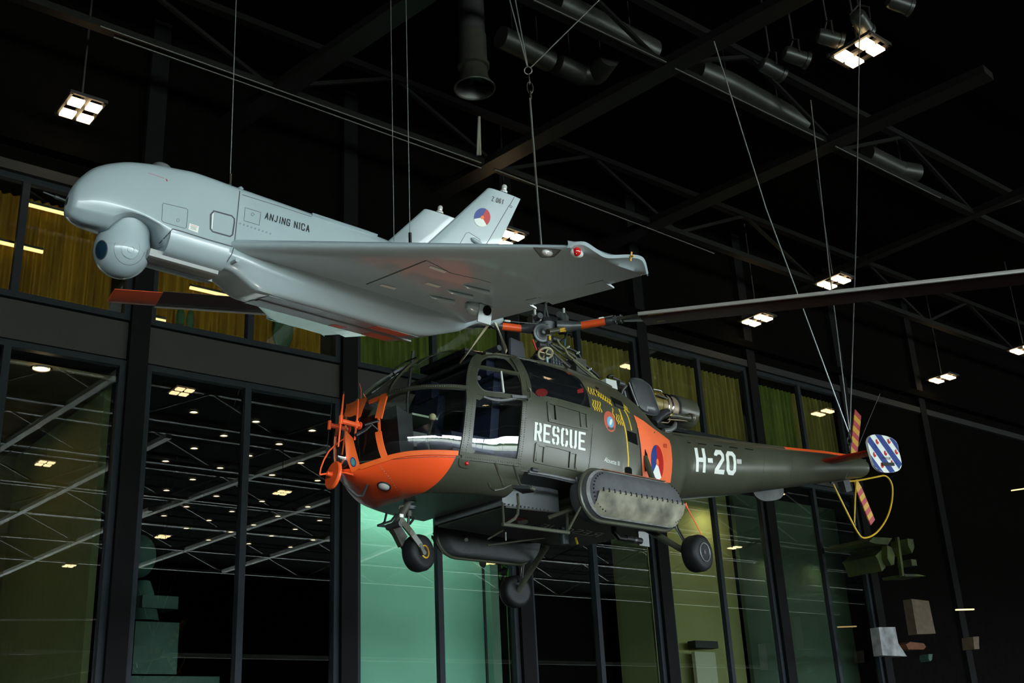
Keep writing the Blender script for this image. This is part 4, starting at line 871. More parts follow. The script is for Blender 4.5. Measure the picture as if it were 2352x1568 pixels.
# orange nose frames
og2 = M['orange2']
fr('orange_post', sm(kA((1000, 165), (965, 280), (935, 400), (908, 510))), .07, og2); fr('orange_post', sm(kA((905, 700), (925, 830), (960, 970), (1005, 1090))), .06, og2)
fr('orange_top_bar', kA((1015, 185), (900, 228), (775, 280)), .05, og2); fr('orange_sill', sm(kA((640, 1205), (760, 1165), (900, 1120), (1010, 1085)) + kD((120, 1390), (300, 1355), (500, 1338), (700, 1335), (960, 1345))), .045, og2)
fr('orange_post_thin', kA((915, 510), (922, 700)), .02, og2)
patch('orange_hood', BH, HF, kA((525, 372), (770, 272), (790, 290), (735, 420), (700, 520), (655, 552), (620, 505), (540, 535), (465, 535), (490, 440)), og2, HR, off=.06, step=6)
patch('nose_post', BH, HF, kA((432, 640), (475, 720), (545, 790), (560, 850), (590, 970), (655, 1212), (525, 1285), (440, 1070), (425, 850)), og2, HR, off=.012, step=6)
patch('nose_badge_rim', BH, HF, ell(kA((549, 1133))[0], 6.6, 10.8, -12), M['blue'], HR, off=.016, step=3); patch('nose_badge', BH, HF, ell(kA((549, 1133))[0], 4.8, 8.4, -12), mat('badge_green', (.05, .3, .25), .5), HR, off=.018, step=3)
# headlight
c = hits(BH, HF, kA((985, 1482)))[0]
MB().lathe(c[0]-c[1]*.03, c[1], [(0, .055), (.03, .066), (.038, .06), (.034, .053)], 32, caps=False).obj('headlight_rim', M['black2'], HR); MB().lathe(c[0]-c[1]*.01, c[1], [(0, .054), (.02, .05), (.032, .03), (.036, .005)], 28).obj('headlight', M['clear'], HR)
L = hits(BH, HF, kA((445, 1380), (580, 1440), (640, 1475), (710, 1500), (750, 1450)))
MB().tube([q[0]+q[1]*h for q, h in zip(L, (.05, .09, .1, .08, .0))], [.008, .014, .015, .014, .011], 10).obj('towing_handle', M['dgrey'], HR)
# red nav light below door
h = hits(BH, HF, kD((1068, 1475)))[0]; MB().ball(h[0]+h[1]*.01, .02, 16, 10).obj('position_light', M['redlens'], HR)
patch('light_fairing', BH, HF, sm(kD((985, 1400), (1080, 1420), (1130, 1460), (1150, 1500), (1110, 1535), (1030, 1530), (975, 1500), (970, 1430))), ol, HR, off=.012, step=5)
rv = MB()
def rivets(line, step, off=.016, r=.0055):
    for q in hits(BH, HF, dens(line, step, False)):
        if q is not None:
            p = q[0]+q[1]*off; u, w = perp(q[1]); rv.add([p+q[1]*.004]+[p+r*(math.cos(a)*u+math.sin(a)*w) for a in (0, 1.57, 3.14, 4.71)], [(0, 1, 2), (0, 2, 3), (0, 3, 4), (0, 4, 1)])
for ln in (kD((70, 600), (170, 562), (300, 532), (500, 504), (700, 496), (900, 498), (1080, 512)), kD((1000, 1330), (1030, 1180), (1065, 900), (1085, 650), (1082, 500), (1103, 310), (1150, 165)), kD((1060, 1300), (1095, 1150), (1125, 850), (1145, 660)), kD((1755, 1450), (1790, 1230), (1822, 900), (1835, 700)), kD((1050, 1395), (1300, 1428), (1700, 1478)), kD((1790, 340), (1760, 230), (1700, 150)), k2((300, 1390), (325, 1150), (348, 880)), k2((425, 850), (600, 880), (780, 930), (865, 950))): rivets(ln, 5)
for ln in (kD((0, 1445), (300, 1375), (600, 1350), (950, 1362)), k1((270, 790), (440, 940), (560, 935), (700, 930), (830, 890)), k1((500, 690), (560, 760), (640, 880)), k1((880, 880), (1000, 920), (1200, 960), (1370, 985)), k2((890, 1080), (870, 1300), (850, 1470)), k2((310, 1400), (500, 1440), (850, 1500))): rivets(ln, 6, .003)
tag(rv.obj('rivets', M['mgrey'], HR, ang=0), kind='stuff')
# ---- side wall: rear cabin window, panels, openings, markings
W1 = sm(kD((1770, 135), (1900, 165), (2010, 185)) + k2((450, 590), (640, 650), (740, 690), (800, 740), (845, 830), (866, 925), (866, 940), (780, 915), (600, 865), (430, 825), (395, 750), (370, 680), (345, 610), (310, 555)), 3)
patch('rear_cabin_window', BH, HF, W1, M['darkglass'], HR, off=.006, step=8, mirror=True)
patch('red_cover', BH, HF, [p for p in ell(k2((488, 825))[0], 14, 9)], mat('window_red', (.12, .004, .004), .4), HR, off=.008, step=5); patch('red_sign', BH, HF, k2((765, 805), (812, 790), (815, 825), (768, 832)), mat('sign_red', (.2, .01, .01), .5), HR, off=.008, step=5)
def panel(px, mir=True):
    fr('panel_edge', px + px[:1], .018, ol, mir, off=.003, th=.008)
panel(k2((535, 898), (700, 945), (840, 985), (850, 1112), (700, 1080), (547, 1045))); panel(k2((545, 905), (595, 920), (607, 1045), (556, 1035))); panel(k2((790, 975), (838, 988), (846, 1105), (800, 1095)))
panel(k2((448, 1220), (620, 1255), (768, 1295), (762, 1430), (590, 1395), (432, 1362))); panel(k2((458, 1232), (512, 1245), (500, 1375), (447, 1362))); panel(k2((715, 1290), (762, 1300), (752, 1425), (705, 1412)))
for nm, px in (('panel_shadow_gap', k2((590, 925), (600, 1048))), ('panel_shadow_gap', k2((790, 975), (800, 1098))), ('panel_shadow_gap', k2((515, 1240), (503, 1375))), ('panel_shadow_gap', k2((713, 1285), (703, 1410)))): fr(nm, px, .012, M['void'], False, off=.008, th=.001)
RQ = k2((437, 1052), (834, 1137), (832, 1279), (430, 1196))
lettering('rescue_lettering', 'RESCUE', BH, HF, RQ, .33, M['white'], HR, off=.004, gap=.2, step=5)
for i, two in enumerate((1, 1, 0, 0, 1, 1)):                             # stencil bridges across the letters
    u = (i*1.2+.52)/7.0; q = [np.array(k) for k in RQ]; t0, t1 = q[0]*(1-u)+q[1]*u, q[3]*(1-u)+q[2]*u
    if i in (0, 2, 3): fr('stencil_bridge', [tuple(t0), tuple(t0*.8+t1*.2)], .012, ol, False, off=.005, th=.001)
    if i in (2, 3, 4): fr('stencil_bridge', [tuple(t0*.2+t1*.8), tuple(t1)], .012, ol, False, off=.005, th=.001)
yl = M['yellow']
fr('yellow_line', sm(kG((490, 475), (530, 590), (570, 720), (595, 860), (610, 1010), (620, 1150), (620, 1275))), .022, yl, False, off=.002, th=.001); fr('yellow_line', sm(kG((560, 480), (610, 570), (645, 680), (667, 775))), .017, yl, False, off=.002, th=.001)
def wig(x, y, n, dx, dy, ln, amp=8, tilt=.35):
    for i in range(n):
        a, b = x+i*dx, y+i*dy; pts = [(a+ln*t*tilt+amp*math.sin(t*9), b+ln*t) for t in np.linspace(0, 1, 9)]; fr('yellow_wave', kG(*pts), .013, yl, False, off=.002, th=.001, step=3)
wig(55, 170, 3, 38, 14, 100); wig(170, 215, 7, 31, 21, 90); wig(122, 345, 4, 32, 10, 150, 10, .2); wig(395, 460, 1, 0, 0, 140, 8, .2); wig(450, 545, 3, 30, 12, 140, 9, .2); wig(535, 400, 3, 26, 22, 90, 6, .5)
patch('crest_field', BH, HF, ell(kG((362, 652))[0], 12.6, 24.5, -14), mat('crest_red', (.5, .09, .05), .5), HR, off=.003, step=5); patch('crest_centre', BH, HF, ell(kG((368, 658))[0], 7, 13, -14), mat('crest_blue', (.15, .4, .6), .5), HR, off=.005, step=4)
patch('crest_bird', BH, HF, ell(kG((372, 660))[0], 3, 7, 10), M['white'], HR, off=.007, step=3); fr('crest_scroll', kG((335, 735), (375, 755), (420, 745)), .025, M['olive_dark'], False, off=.004, th=.001)
fonttext('script_lettering', 'Alouette III', BH, HF, kG((300, 1140), (500, 1205), (500, 1265), (280, 1205)), M['white'], HR, off=.003)
for px in (((362, 300), (440, 335), (520, 375), (552, 425), (550, 490), (490, 465), (430, 430)), ((602, 775), (730, 820), (752, 980), (700, 955), (614, 920)), ((590, 1278), (640, 1280), (668, 1310), (672, 1440), (574, 1428), (574, 1295)), ((160, 165), (205, 190), (210, 215), (175, 195)), ((150, 230), (165, 228), (195, 300), (180, 295))):
    patch('side_opening', BH, HF, kG(*px), M['void'], HR, off=.004, step=6)
fr('opening_lip', kG((430, 425), (545, 475)), .03, M['dgrey'], False, off=.006, th=.01)
OR = kG((690, 560), (830, 645), (960, 745), (1080, 830), (1185, 912), (1212, 1000), (1226, 1200), (1218, 1350), (1200, 1500), (815, 1470), (802, 1250), (790, 1040), (765, 850), (735, 680))
patch('orange_patch', BH, HF, OR, mat('orange_side', (.95, .17, .055), .42, noise=.05), HR, off=.005, step=8, mirror=True)
roundel(BH, HF, kG((1015, 1215))[0], 14, 40, -4, HR, a=(-92, 62, 145), off=.008, step=5)
patch('strut_hole', BH, HF, kG((845, 1030), (880, 1120), (885, 1215), (860, 1350), (842, 1330), (838, 1200)), M['void'], HR, off=.009, step=5)
fr('panel_rivets', sm(kG((745, 740), (790, 1040), (812, 1450))), .008, M['dgrey'], False, off=.006, th=.002)
fr('skin_seam', sm(k2((345, 850), (335, 1100), (310, 1400))), .008, M['olive_dark'], True, off=.001, th=.001); fr('skin_seam', sm(k2((890, 1100), (875, 1300), (850, 1480))), .008, M['olive_dark'], True, off=.001, th=.001)
fonttext('small_code', '02', BH, HF, kG((1100, 955), (1150, 965), (1150, 1020), (1100, 1010)), M['red'], HR, off=.008)
# ---- door rail, steps
def tube(name, px, y, r, m=ol, n=10): return MB().tube([HF.at(p, y=(y[i] if hasattr(y, '__len__') else y)) for i, p in enumerate(px)], np.asarray(r)*.64, n).obj(name, m, HR)
tube('door_track', k3((412, 272), (640, 312), (900, 372), (985, 400)), .97, .022, M['mgrey']); tube('door_track_lower', k3((400, 292), (640, 335), (900, 395)), .97, .012, M['dgrey']); tube('track_roller', k3((440, 250), (500, 262)), .99, .03, M['dgrey']); tube('track_roller', k3((880, 330), (900, 380)), .99, .025, M['dgrey'])
tube('boarding_step', k3((150, 800), (480, 842), (812, 885)), 1.12, .026); tube('step_hanger', k3((150, 590), (160, 800)), [.8, 1.12], .018); tube('step_hanger', k3((300, 495), (308, 600), (300, 700), (270, 745), (180, 800)), [.95, .98, 1.02, 1.06, 1.12], .02); tube('step_hanger', k3((795, 690), (795, 870)), [.75, 1.12], .02); tube('step_hanger', k3((965, 560), (805, 860)), [1.0, 1.12], .018)
tube('foot_step_arm', k3((10, 390), (30, 435), (75, 462), (160, 445), (240, 405)), [.86, .95, 1.0, 1.05, 1.1], .017); tube('step_strut', k3((75, 190), (160, 420)), [.97, 1.05], .016); tube('step_strut', k3((260, 215), (325, 405)), [.95, 1.08], .016)
A = [HF.at(p, y=y) for p, y in zip(k3((245, 405), (350, 462), (468, 445), (420, 412)), (1.05, 1.05, 1.16, 1.2))]; MB().prism(A, (0, 0, -.03)).obj('foot_step', M['dgrey'], HR, ang=0); tube('foot_step_tip', k3((425, 430), (465, 452)), [1.18, 1.18], .03)
# ---- flotation bags
def floatbag(s):
    Lf = HF.at(k3((985, 520))[0], y=1.12); Rt = HF.at(k3((1935, 580))[0], y=1.12); cz = (Lf[2]+Rt[2])/2+.0; cx_ = (Lf[0]+Rt[0])/2; hl = abs(Rt[0]-Lf[0])/2; r = .235
    P = []
    for a in np.linspace(0, 2*math.pi, 40, endpoint=False):                 # stadium outline in side view, rounded across
        pass
    t = empty('flotation_bag', None, None); t.parent = HR; t.location = (cx_, 1.02*s, cz)
    def stad(rr, n=14, l=hl): return [(l-r+rr*math.cos(q), rr*math.sin(q)) for q in np.linspace(-math.pi/2, math.pi/2, n)]+[(-(l-r)+rr*math.cos(q), rr*math.sin(q)) for q in np.linspace(math.pi/2, 1.5*math.pi, n)]
    rows = [[(x, s*y, z) for x, z in stad(r*k)] for k, y in ((.9, -.13), (1, -.1), (1, .03), (.98, .07), (.93, .11), (.8, .15), (.55, .175), (.25, .18))]
    g = MB().grid(np.array(rows), False, True); n = len(rows[0]); g.f.append(tuple(range(n))); g.f.append(tuple(range(7*n, 8*n))); g.obj('bag', M['canvas'], t, ang=60)
    # worn lower half
    rows = [[(x, s*(y+.004), z*1.004) for x, z in stad(r*k)[:0]+[q for q in stad(r*k)]] for k, y in ((.99, .035), (.97, .075), (.92, .113), (.8, .152), (.62, .172))]
    R2 = []
    for row in rows: R2.append([(x, y, min(z, -.0)) for x, y, z in row if True])
    low = MB()
    for k0 in range(len(R2)-1):
        pass
    xs_ = np.linspace(-(hl-.07), hl-.07, 40); P = []
    for x in xs_:
        ex = max(0., (abs(x)-(hl-r))/r); ht = math.sqrt(max(0.02, 1-ex*ex))*r; row = []
        for q in np.linspace(0, 1, 9): z = -.0-ht*.92*q**1.1; kk = min(1, math.hypot(max(abs(x)-(hl-r), 0), z)/r); yy = .05*(1-q)**1.5+np.interp(kk, [0, .25, .55, .8, .93, .98, 1], [.182, .18, .175, .15, .11, .07, .03]); row.append((x, s*(yy+.005), z))
        P.append(row)
    low.grid(np.array(P)).obj('worn_flap', M['canvas_worn'], t, ang=60)
    lac = MB()
    for x in np.arange(-hl+.1, hl-.08, .075): lac.box((x, s*.236, 0), (.012, .012, .035))
    for q in np.linspace(-1.3, 1.3, 14):
        for sg in (-1, 1): lac.ball((sg*(hl-r+r*.78*math.cos(q)), s*.155, r*.78*math.sin(q)), .009, 6, 5)
    tag(lac.obj('lacing', M['black2'], t), kind='stuff')
    MB().tube([(x, s*.03, z) for x, z in stad(r*1.02)], .022, 8, closed=True).obj('rim_tube', M['olive'], t)
    MB().grid(np.array([[(x, s*.1, z) for x, z in stad(r*.97)], [(x, s*.128, z) for x, z in stad(r*.88)]]), False, True).obj('edge_band', mat('band_pale', (.26, .27, .26), .6, noise=.35, nscale=12), t)
    MB().beam((-(hl-r), s*.09, r*.985), (hl-r, s*.09, r*.985), .07, .008).obj('leather_strip', mat('leather_brown', (.2, .08, .035), .6, noise=.3, nscale=15), t, ang=0)
    return t
floatbag(1); floatbag(-1)
MB().tube([HF.at(k3((985, 520))[0], y=.9)+np.array(q) for q in ((.28, .1, .21), (.1, .1, .2), (0, .1, .12), (-.02, .1, 0), (.02, .1, -.13), (.14, .1, -.22), (.2, .1, -.24))], .026, 10).obj('float_guard_tube', ol, HR)
MB().tube([hits(BH, HF, kG((850, 1140)))[0][0], HF.at(kG((965, 1465))[0], y=.95)], .03, 12).obj('gear_strut', ol, HR)
for s in (1, -1):
    P = [(-.75, .6*s, -2.3), (-.4, 1.0*s, -2.15)]; MB().tube(P, .02, 8).obj('float_brace', ol, HR); MB().tube([(.5, .5*s, -2.2), (.4, 1.0*s, -2.15)], .02, 8).obj('float_brace', ol, HR)
# ---- main wheels
WP = HF.at((1601, 1271), y=1.30); WC = WP
def mainwheel(s):
    t = empty('main_wheel', None, None); t.parent = HR; t.location = (WC[0], WC[1]*s, WC[2])
    R = .178; prof = [(-.085, R*.5), (-.088, R*.75), (-.075, R*.93), (-.04, R*1.0), (.04, R*1.0), (.075, R*.93), (.088, R*.75), (.085, R*.5)]
    MB().lathe((0, 0, 0), (.12, s, 0), [(d*1.0, r) for d, r in prof], 40).obj('tyre', M['rubber'], t, ang=60)
    MB().lathe((0, 0, 0), (.12, s, 0), [(-.06, .09), (.088, .095), (.092, .082), (.07, .07), (.07, .02), (.09, .02), (.09, .004)], 28).obj('wheel_hub', M['dgrey'], t); MB().torus(unit((.12, s, 0))*.09, (.12, s, 0), .088, .007).obj('hub_rim', M['mgrey'], t)
    m = MB()
    for q in range(8): u, w = perp((.12, s, 0)); m.ball(unit((.12, s, 0))*.078+.045*(math.cos(q*.785)*u+math.sin(q*.785)*w), .01, 6, 5)
    m.obj('hub_bolts', M['chrome'], t)
mainwheel(1); mainwheel(-1)
for s in (1, -1):
    A = HF.at(k3((1500, 790))[0], y=.66); B = WC+np.array([-.02, -.07, .0]); A = A*[1, s, 1]; B = B*[1, s, 1]; MB().tube([A, A*.6+B*.4, B], [.038, .034, .03], 12).obj('gear_leg', ol, HR)
    A = HF.at(k3((1835, 715))[0], y=1.0)*[1, s, 1]; m_ = HF.at(k3((1880, 820))[0], y=1.1)*[1, s, 1]; B = (WC+np.array([-.0, -.11, .09]))*[1, s, 1]
    MB().tube([A, m_], [.028, .028], 12).obj('shock_absorber', M['olive_dark'], HR); MB().tube([m_, B], .018, 12).obj('shock_rod', M['chrome'], HR)
# ---- nose wheel
def np_(x, y): return HF.at(kF((x, y))[0], y=0)
NC = np_(790, 1100); R = .168
t = empty('nose_wheel', None, None); t.parent = HR; t.location = tuple(NC); ax = (.25, 1, .06)
MB().lathe((0, 0, 0), ax, [(-.075, R*.5), (-.08, R*.75), (-.068, R*.92), (-.035, R), (.035, R), (.068, R*.92), (.08, R*.75), (.075, R*.5)], 40).obj('tyre', M['rubber'], t, ang=60)
MB().lathe((0, 0, 0), ax, [(-.06, .058), (.08, .062), (.085, .05), (.045, .045), (.03, .015)], 28).obj('wheel_hub', M['ymetal'], t)
pv = np_(440, 590); ax_ = HF.at(kF((885, 1080))[0], y=.11)
def fork(y0, y1, m): 
    A = HF.at(kF((490, 520))[0], y=y0); B = HF.at(kF((665, 735))[0], y=y0+.02); Cc = HF.at(kF((830, 960))[0], y=y1); D = HF.at(kF((890, 1090))[0], y=y1)
    mb = MB()
    for a, b, w0 in ((A, B, .06), (B, Cc, .052), (Cc, D, .036)): mb.beam(a, b, .02, w0, up=(1, 0, .6))
    for p, r in ((A, .031), (B, .028), (Cc, .02), (D, .021)): mb.cyl(p-np.array([0, .012, 0]), p+np.array([0, .012, 0]), r, n=16)
    mb.obj('fork_arm', m, HR)
fork(.10, .11, M['olive']); 
off = np.array([0, -.2, 0])
A = HF.at(kF((490, 520))[0], y=.1)+off; D = HF.at(kF((890, 1090))[0], y=.11)+off; MB().beam(A, D, .02, .05, up=(1, 0, .6)).obj('fork_arm', M['olive'], HR)
MB().prism([HF.at(p, y=.0) for p in kF((330, 640), (450, 560), (600, 800), (560, 850), (500, 980))], (0, -.06, 0)).obj('fork_plate', M['olive_dark'], HR, ang=0)
MB().tube([np_(610, 190), np_(560, 290), np_(450, 470), np_(350, 600)], [.036, .034, .034, .03], 14).obj('nose_leg', M['olive_dark'], HR); MB().cyl(np_(350, 600)-np.array([0, .09, 0]), np_(350, 600)+np.array([0, .11, 0]), .03).obj('pivot', M['dgrey'], HR); MB().box(np_(450, 435)+np.array([0, .03, 0]), (.04, .012, .03)).obj('placard', M['white'], HR, ang=0)
MB().tube([np_(630, 340), np_(620, 440)], .026, 12).obj('damper', M['olive_dark'], HR); MB().tube([np_(618, 440), np_(608, 620)], .014, 12).obj('damper_rod', M['chrome'], HR); MB().tube([np_(430, 310), np_(450, 260), np_(540, 240), np_(575, 300)], .01, 8).obj('leg_hook', M['olive'], HR)
for i, (a, b) in enumerate(((150, .06), (175, .05), (255, .055), (280, .045))): MB().cyl(np_(650, a+20)-np.array([0, 0, .006]), np_(650, a+20)+np.array([0, 0, .006]), b).obj('swivel_plate', M['dgrey'], HR)
tube('towing_bracket', kF((220, 370), (180, 540), (60, 600), (300, 520), (395, 400)), -.3, .018, M['black2']); tube('towing_bracket', kF((60, 600), (330, 625)), -.3, .018, M['black2']); tube('towing_bracket', kF((720, 460), (640, 570)), -.25, .018, M['black2'])
# ---- underside bits between the floats
tube('hose_elbow', k3((1260, 800), (1265, 880), (1310, 935), (1380, 945)), .5, .045, M['black2']); tube('hose_pipe', k3((1380, 938), (1470, 955), (1535, 968)), .5, .05, M['black2']); tube('hose_clamp', k3((1455, 952), (1478, 957)), .5, .056, M['chrome'])
A = HF.at(k3((1545, 850))[0], y=.35); MB().box(A, (.16, .03, .36)).obj('hanging_plate', M['mgrey'], HR, ang=0); tube('yellow_strap', k3((880, 930), (900, 1000)), .2, .02, yl)
tube('belly_brace', k3((0, 1010), (300, 970), (640, 925)), -.4, .016); tube('belly_brace', k3((0, 950), (160, 860)), -.2, .014)
MB().tube([(-.1, .15, -2.25), (-.1, .15, -2.42)], .05, 12).obj('cargo_hook', M['dgrey'], HR); tube('drain_pipe', k3((180, 880), (182, 965)), .2, .012, M['mgrey'])
# ---- tail boom
bx = [1.7, 2.3, 2.95, 4.16, 5.3, 5.95, 6.12, 6.16, 6.16, 6.24, 6.27]; br_ = [.40, .372, .337, .262, .198, .152, .142, .142, .12, .12, .1]
bzc = lambda x: np.interp(x, [1.7, 2.95, 4.16, 5.3, 6.2], [-1.335, -1.185, -1.02, -.855, -.735])
rows = []
for x, r in [(x, float(np.interp(x, bx[:7], br_[:7]))) for x in np.linspace(1.7, 6.1, 60)]+list(zip(bx[6:], br_[6:])): rows.append([(x, r*math.cos(a), bzc(x)+r*math.sin(a)) for a in np.linspace(0, 2*math.pi, 64, endpoint=False)])
bo = MB().grid(np.array(rows), False, True); bo.f.append(tuple(range(64))); bo.f.append(tuple(len(bo.v)-64+i for i in range(64))); BO = bvh_of(bo)
bo.obj('tail_boom', M['olive'], HR, ang=30)
# drive shaft tunnel on top, orange at the rear
def tunnel(x0, x1, m, nm):
    P = []
    for x in np.linspace(x0, x1, 14):
        r = float(np.interp(x, bx[:7], br_[:7])); z = bzc(x)+r; P.append([(x, .07*math.cos(a), z-.035+.075*max(0, math.sin(a))-(0 if 0 < a < math.pi else .03)) for a in np.linspace(-.2, math.pi+.2, 14)])
    MB().grid(np.array(P)).obj(nm, m, HR, ang=50)
tunnel(1.75, 4.25, M['olive'], 'shaft_tunnel'); tunnel(4.25, 5.9, M['orange'], 'shaft_tunnel_orange')
HN = [[(445, 370), (535, 372), (580, 660), (705, 665), (660, 385), (745, 392), (795, 660), (795, 760), (780, 1112), (693, 1105), (715, 800), (582, 790), (572, 1088), (490, 1082), (498, 760), (490, 660)],
      [(845, 678), (995, 682), (1005, 822), (855, 810)], [(1083, 430), (1240, 445), (1330, 570), (1348, 735), (1180, 1018), (1355, 1030), (1335, 1168), (1045, 1138), (1060, 1000), (1262, 690), (1255, 620), (1215, 572), (1150, 570), (1125, 612), (1045, 600), (1035, 545)]]
for i, px in enumerate(HN): patch('registration_letter', BO, HF, kH(*px), M['white'], HR, off=.004, step=5)
patch('registration_letter', BO, HF, kH((1440, 470), (1590, 488), (1680, 600), (1705, 800), (1695, 1070), (1610, 1195), (1465, 1172), (1410, 1050), (1415, 800), (1390, 575)), M['white'], HR, off=.004, step=5, holes=[kH((1495, 602), (1565, 608), (1605, 660), (1625, 820), (1618, 1010), (1592, 1052), (1530, 1046), (1502, 1000), (1500, 800), (1482, 640))])
patch('reflector', BO, HF, kH((1712, 712), (1852, 720), (1856, 855), (1718, 845)), M['clear'], HR, off=.008, step=5)
for px, in ((k4((135, 480), (140, 600), (130, 760)),), (k4((725, 530), (735, 600), (725, 700)),), (k4((950, 570), (955, 640), (940, 740)),), (k4((1480, 640), (1490, 690), (1475, 745)),)): strip3('boom_seam', BO, HF, px, .008, M['olive_dark'], HR, off=.0005, th=.001)
for i in range(5): strip3('tunnel_gap', BO, HF, kH((100+i*470, 192+i*52), (330+i*470, 222+i*52)), .012, M['void'], HR, off=.003, th=.002)
# ---- tail surfaces
zt_ = -.86
A = HF.at(k4((1140, 612))[0], y=0); sx0, sx1 = 4.84, 5.16
for s in (1, -1):
    P = []
    for y in (.05, .935):
        row = []
        for u, th in ((0, 0), (.06, .6), (.3, 1), (.7, .7), (1, .1)): row.append((sx0+(sx1-sx0)*u, y*s, -.85-.04*y+.022*th))
        for u, th in ((1, .1), (.7, .7), (.3, 1), (.06, .6)): row.append((sx0+(sx1-sx0)*u, y*s, -.85-.04*y-.022*th))
        P.append(row)
    g = MB().grid(np.array(P), False, True); n = len(P[0]); g.f += [tuple(range(n)), tuple(range(n, 2*n))]; g.obj('tailplane', mat('tailplane_red', (.6, .03, .015), .42) if s == 1 else bpy.data.materials['tailplane_red'], HR, ang=40)
FO = [(490, 500), (500, 460), (525, 433), (570, 425), (640, 432), (700, 447), (755, 475), (790, 520), (805, 590), (825, 670), (832, 725), (820, 765), (785, 793), (715, 805), (650, 803), (600, 780), (560, 740), (540, 690), (522, 630), (505, 570)]
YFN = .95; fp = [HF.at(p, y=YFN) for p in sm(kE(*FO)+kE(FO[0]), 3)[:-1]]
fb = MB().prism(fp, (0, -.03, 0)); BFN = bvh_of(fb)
f1 = fb.obj('end_fin', M['white'], HR, ang=30); MB().prism([(x, -y, z) for x, y, z in fp], (0, .03, 0)).obj('end_fin', M['mgrey'], HR, ang=30)  # far fin grey instead of white, its shade put into the colour
def clipfin(poly): return [p for p in poly]
from functools import reduce
def clip_convex(sub, clip):                           # both pixel polygons, clip convex
    A = np.array(clip); ar = sum(A[i][0]*A[(i+1) % len(A)][1]-A[(i+1) % len(A)][0]*A[i][1] for i in range(len(A))); out = list(sub)
    for i in range(len(A)):
        a, b = A[i], A[(i+1) % len(A)]; inp = out; out = []
        sd = lambda p: ((b[0]-a[0])*(p[1]-a[1])-(b[1]-a[1])*(p[0]-a[0]))*(1 if ar > 0 else -1)
        for j in range(len(inp)):
            p, q = np.array(inp[j]), np.array(inp[(j+1) % len(inp)]); sp, sq = sd(p), sd(q)
            if sp >= 0: out.append(tuple(p))
            if sp*sq < 0: out.append(tuple(p+(q-p)*sp/(sp-sq)))
        if not out: return []
    return out
finpx = kE(*FO); dvx, dvy = 205, 320
for a, b in (((380, 300), (445, 395)), ((530, 345), (622, 345)), ((690, 345), (850, 400))): pass
for (x0, y0, x1, y1) in ((440, 400, 468, 505), (566, 425, 630, 432), (690, 447, 800, 447)): pass
kZ = crop(1985, 990, 8.958)
for st_ in ([(115, 105), (640, 840), (525, 858), (72, 228), (50, 150)], [(213, 60), (343, 70), (790, 690), (770, 760), (722, 788)], [(488, 105), (728, 455), (800, 300), (600, 60)], [(125, 475), (400, 850), (250, 860), (80, 600)]):
    pl = clip_convex(kZ(*st_), finpx)
    if len(pl) < 3: pl = clip_convex(kZ(*st_[::-1]), finpx)
    if len(pl) > 2: patch('fin_stripe', BFN, HF, pl, M['blue'], f1, off=.002, step=6)
for c in ((585, 497), (701, 493), (558, 626), (668, 612), (777, 600), (636, 733), (738, 708)):
    x, y = c; patch('fin_leaf', BFN, HF, kE((x-14, y-22), (x-2, y-26), (x+2, y-8), (x+8, y+4), (x+17, y-2), (x+15, y+18), (x+4, y+28), (x-8, y+16), (x-14, y)), M['red'], f1, off=.004, step=4)
strip3('fin_bar', BFN, HF, kE((630, 722), (748, 724)), .045, M['black2'], f1, off=.006, th=.012)
fonttext('fin_lettering', 'DANGER', BFN, HF, kE((635, 645), (720, 655), (718, 680), (633, 668)), M['black2'], f1, off=.006)
# ---- tail rotor
TC = np.array([6.35, -.24, bzc(6.3)+.02]); tr = empty('tail_rotor', None, None); tr.parent = HR; tr.location = tuple(TC)
MB().lathe((0, .12, 0), (0, -1, 0), [(0, .05), (.1, .05), (.12, .08), (.2, .08), (.22, .03)], 20).obj('rotor_hub', M['dgrey'], tr)
RB_ = mat('blade_yellow', (.6, .33, .04), .45); RR = mat('blade_red', (.42, .05, .07), .45)
for tip in ((1969, 948), (2003, 1200), None):
    T = (HF.at(tip, y=-.3) if tip else TC+np.array([-.94, 0, .05]))-TC; T[1] = -.06; L = np.linalg.norm(T); d = T/L; sd = unit(np.cross(d, (0, 1, 0)))
    bd = empty('rotor_blade', None, None); bd.parent = tr
    for i in range(8):
        s0, s1 = (.18, .36) if i == 0 else (.36+(i-1)*.64/7, .36+i*.64/7); w0 = .055 if i == 0 else .085; 
        A, B = d*L*s0, d*L*s1; MB().prism([A+sd*(.05 if i == 0 else .085), B+sd*.085, B-sd*.085, A-sd*(.05 if i == 0 else .085)], (0, .016, 0)).obj('blade_band', RR if i % 2 == 1 else RB_, bd, ang=0)
# ---- guard, tail skid, aerial wires, small parts
gd = sm(kE((290, 893), (380, 886), (500, 865), (600, 845), (655, 836), (700, 862), (735, 930), (740, 1020), (728, 1120), (700, 1220), (650, 1320), (580, 1405), (510, 1448), (440, 1455), (390, 1400), (330, 1290), (240, 1110), (140, 905)))
ym = mat('guard_yellow', (.58, .36, .015), .4, noise=.1); tube('tail_guard', gd, 0, .02, ym); tube('guard_brace', kE((376, 890), (365, 1100), (358, 1325)), 0, .017, ym)
tube('guard_clamp', kE((360, 1310), (362, 1340)), 0, .028, M['dgrey']); tube('guard_fitting', kE((120, 905), (150, 915)), 0, .025, M['dgrey']); A = HF.at(kE((262, 945))[0], y=.02); MB().box(A, (.16, .1, .16), (unit((1, 0, .25)), (0, 1, 0), unit((-.25, 0, 1)))).obj('tail_box', M['dgrey'], HR, ang=0)
tube('gearbox_stub', kE((285, 685), (470, 680)), -.05, .02, M['dgrey']); tube('gearbox_bolt', kE((395, 650), (405, 700)), .0, .035, M['mgrey'])
tube('whip_aerial', kE((385, 575), (500, 290), (615, 18)), .2, .007, M['mgrey']); tube('stay_wire', kE((335, 690), (265, 870)), .15, .008, M['mgrey'])
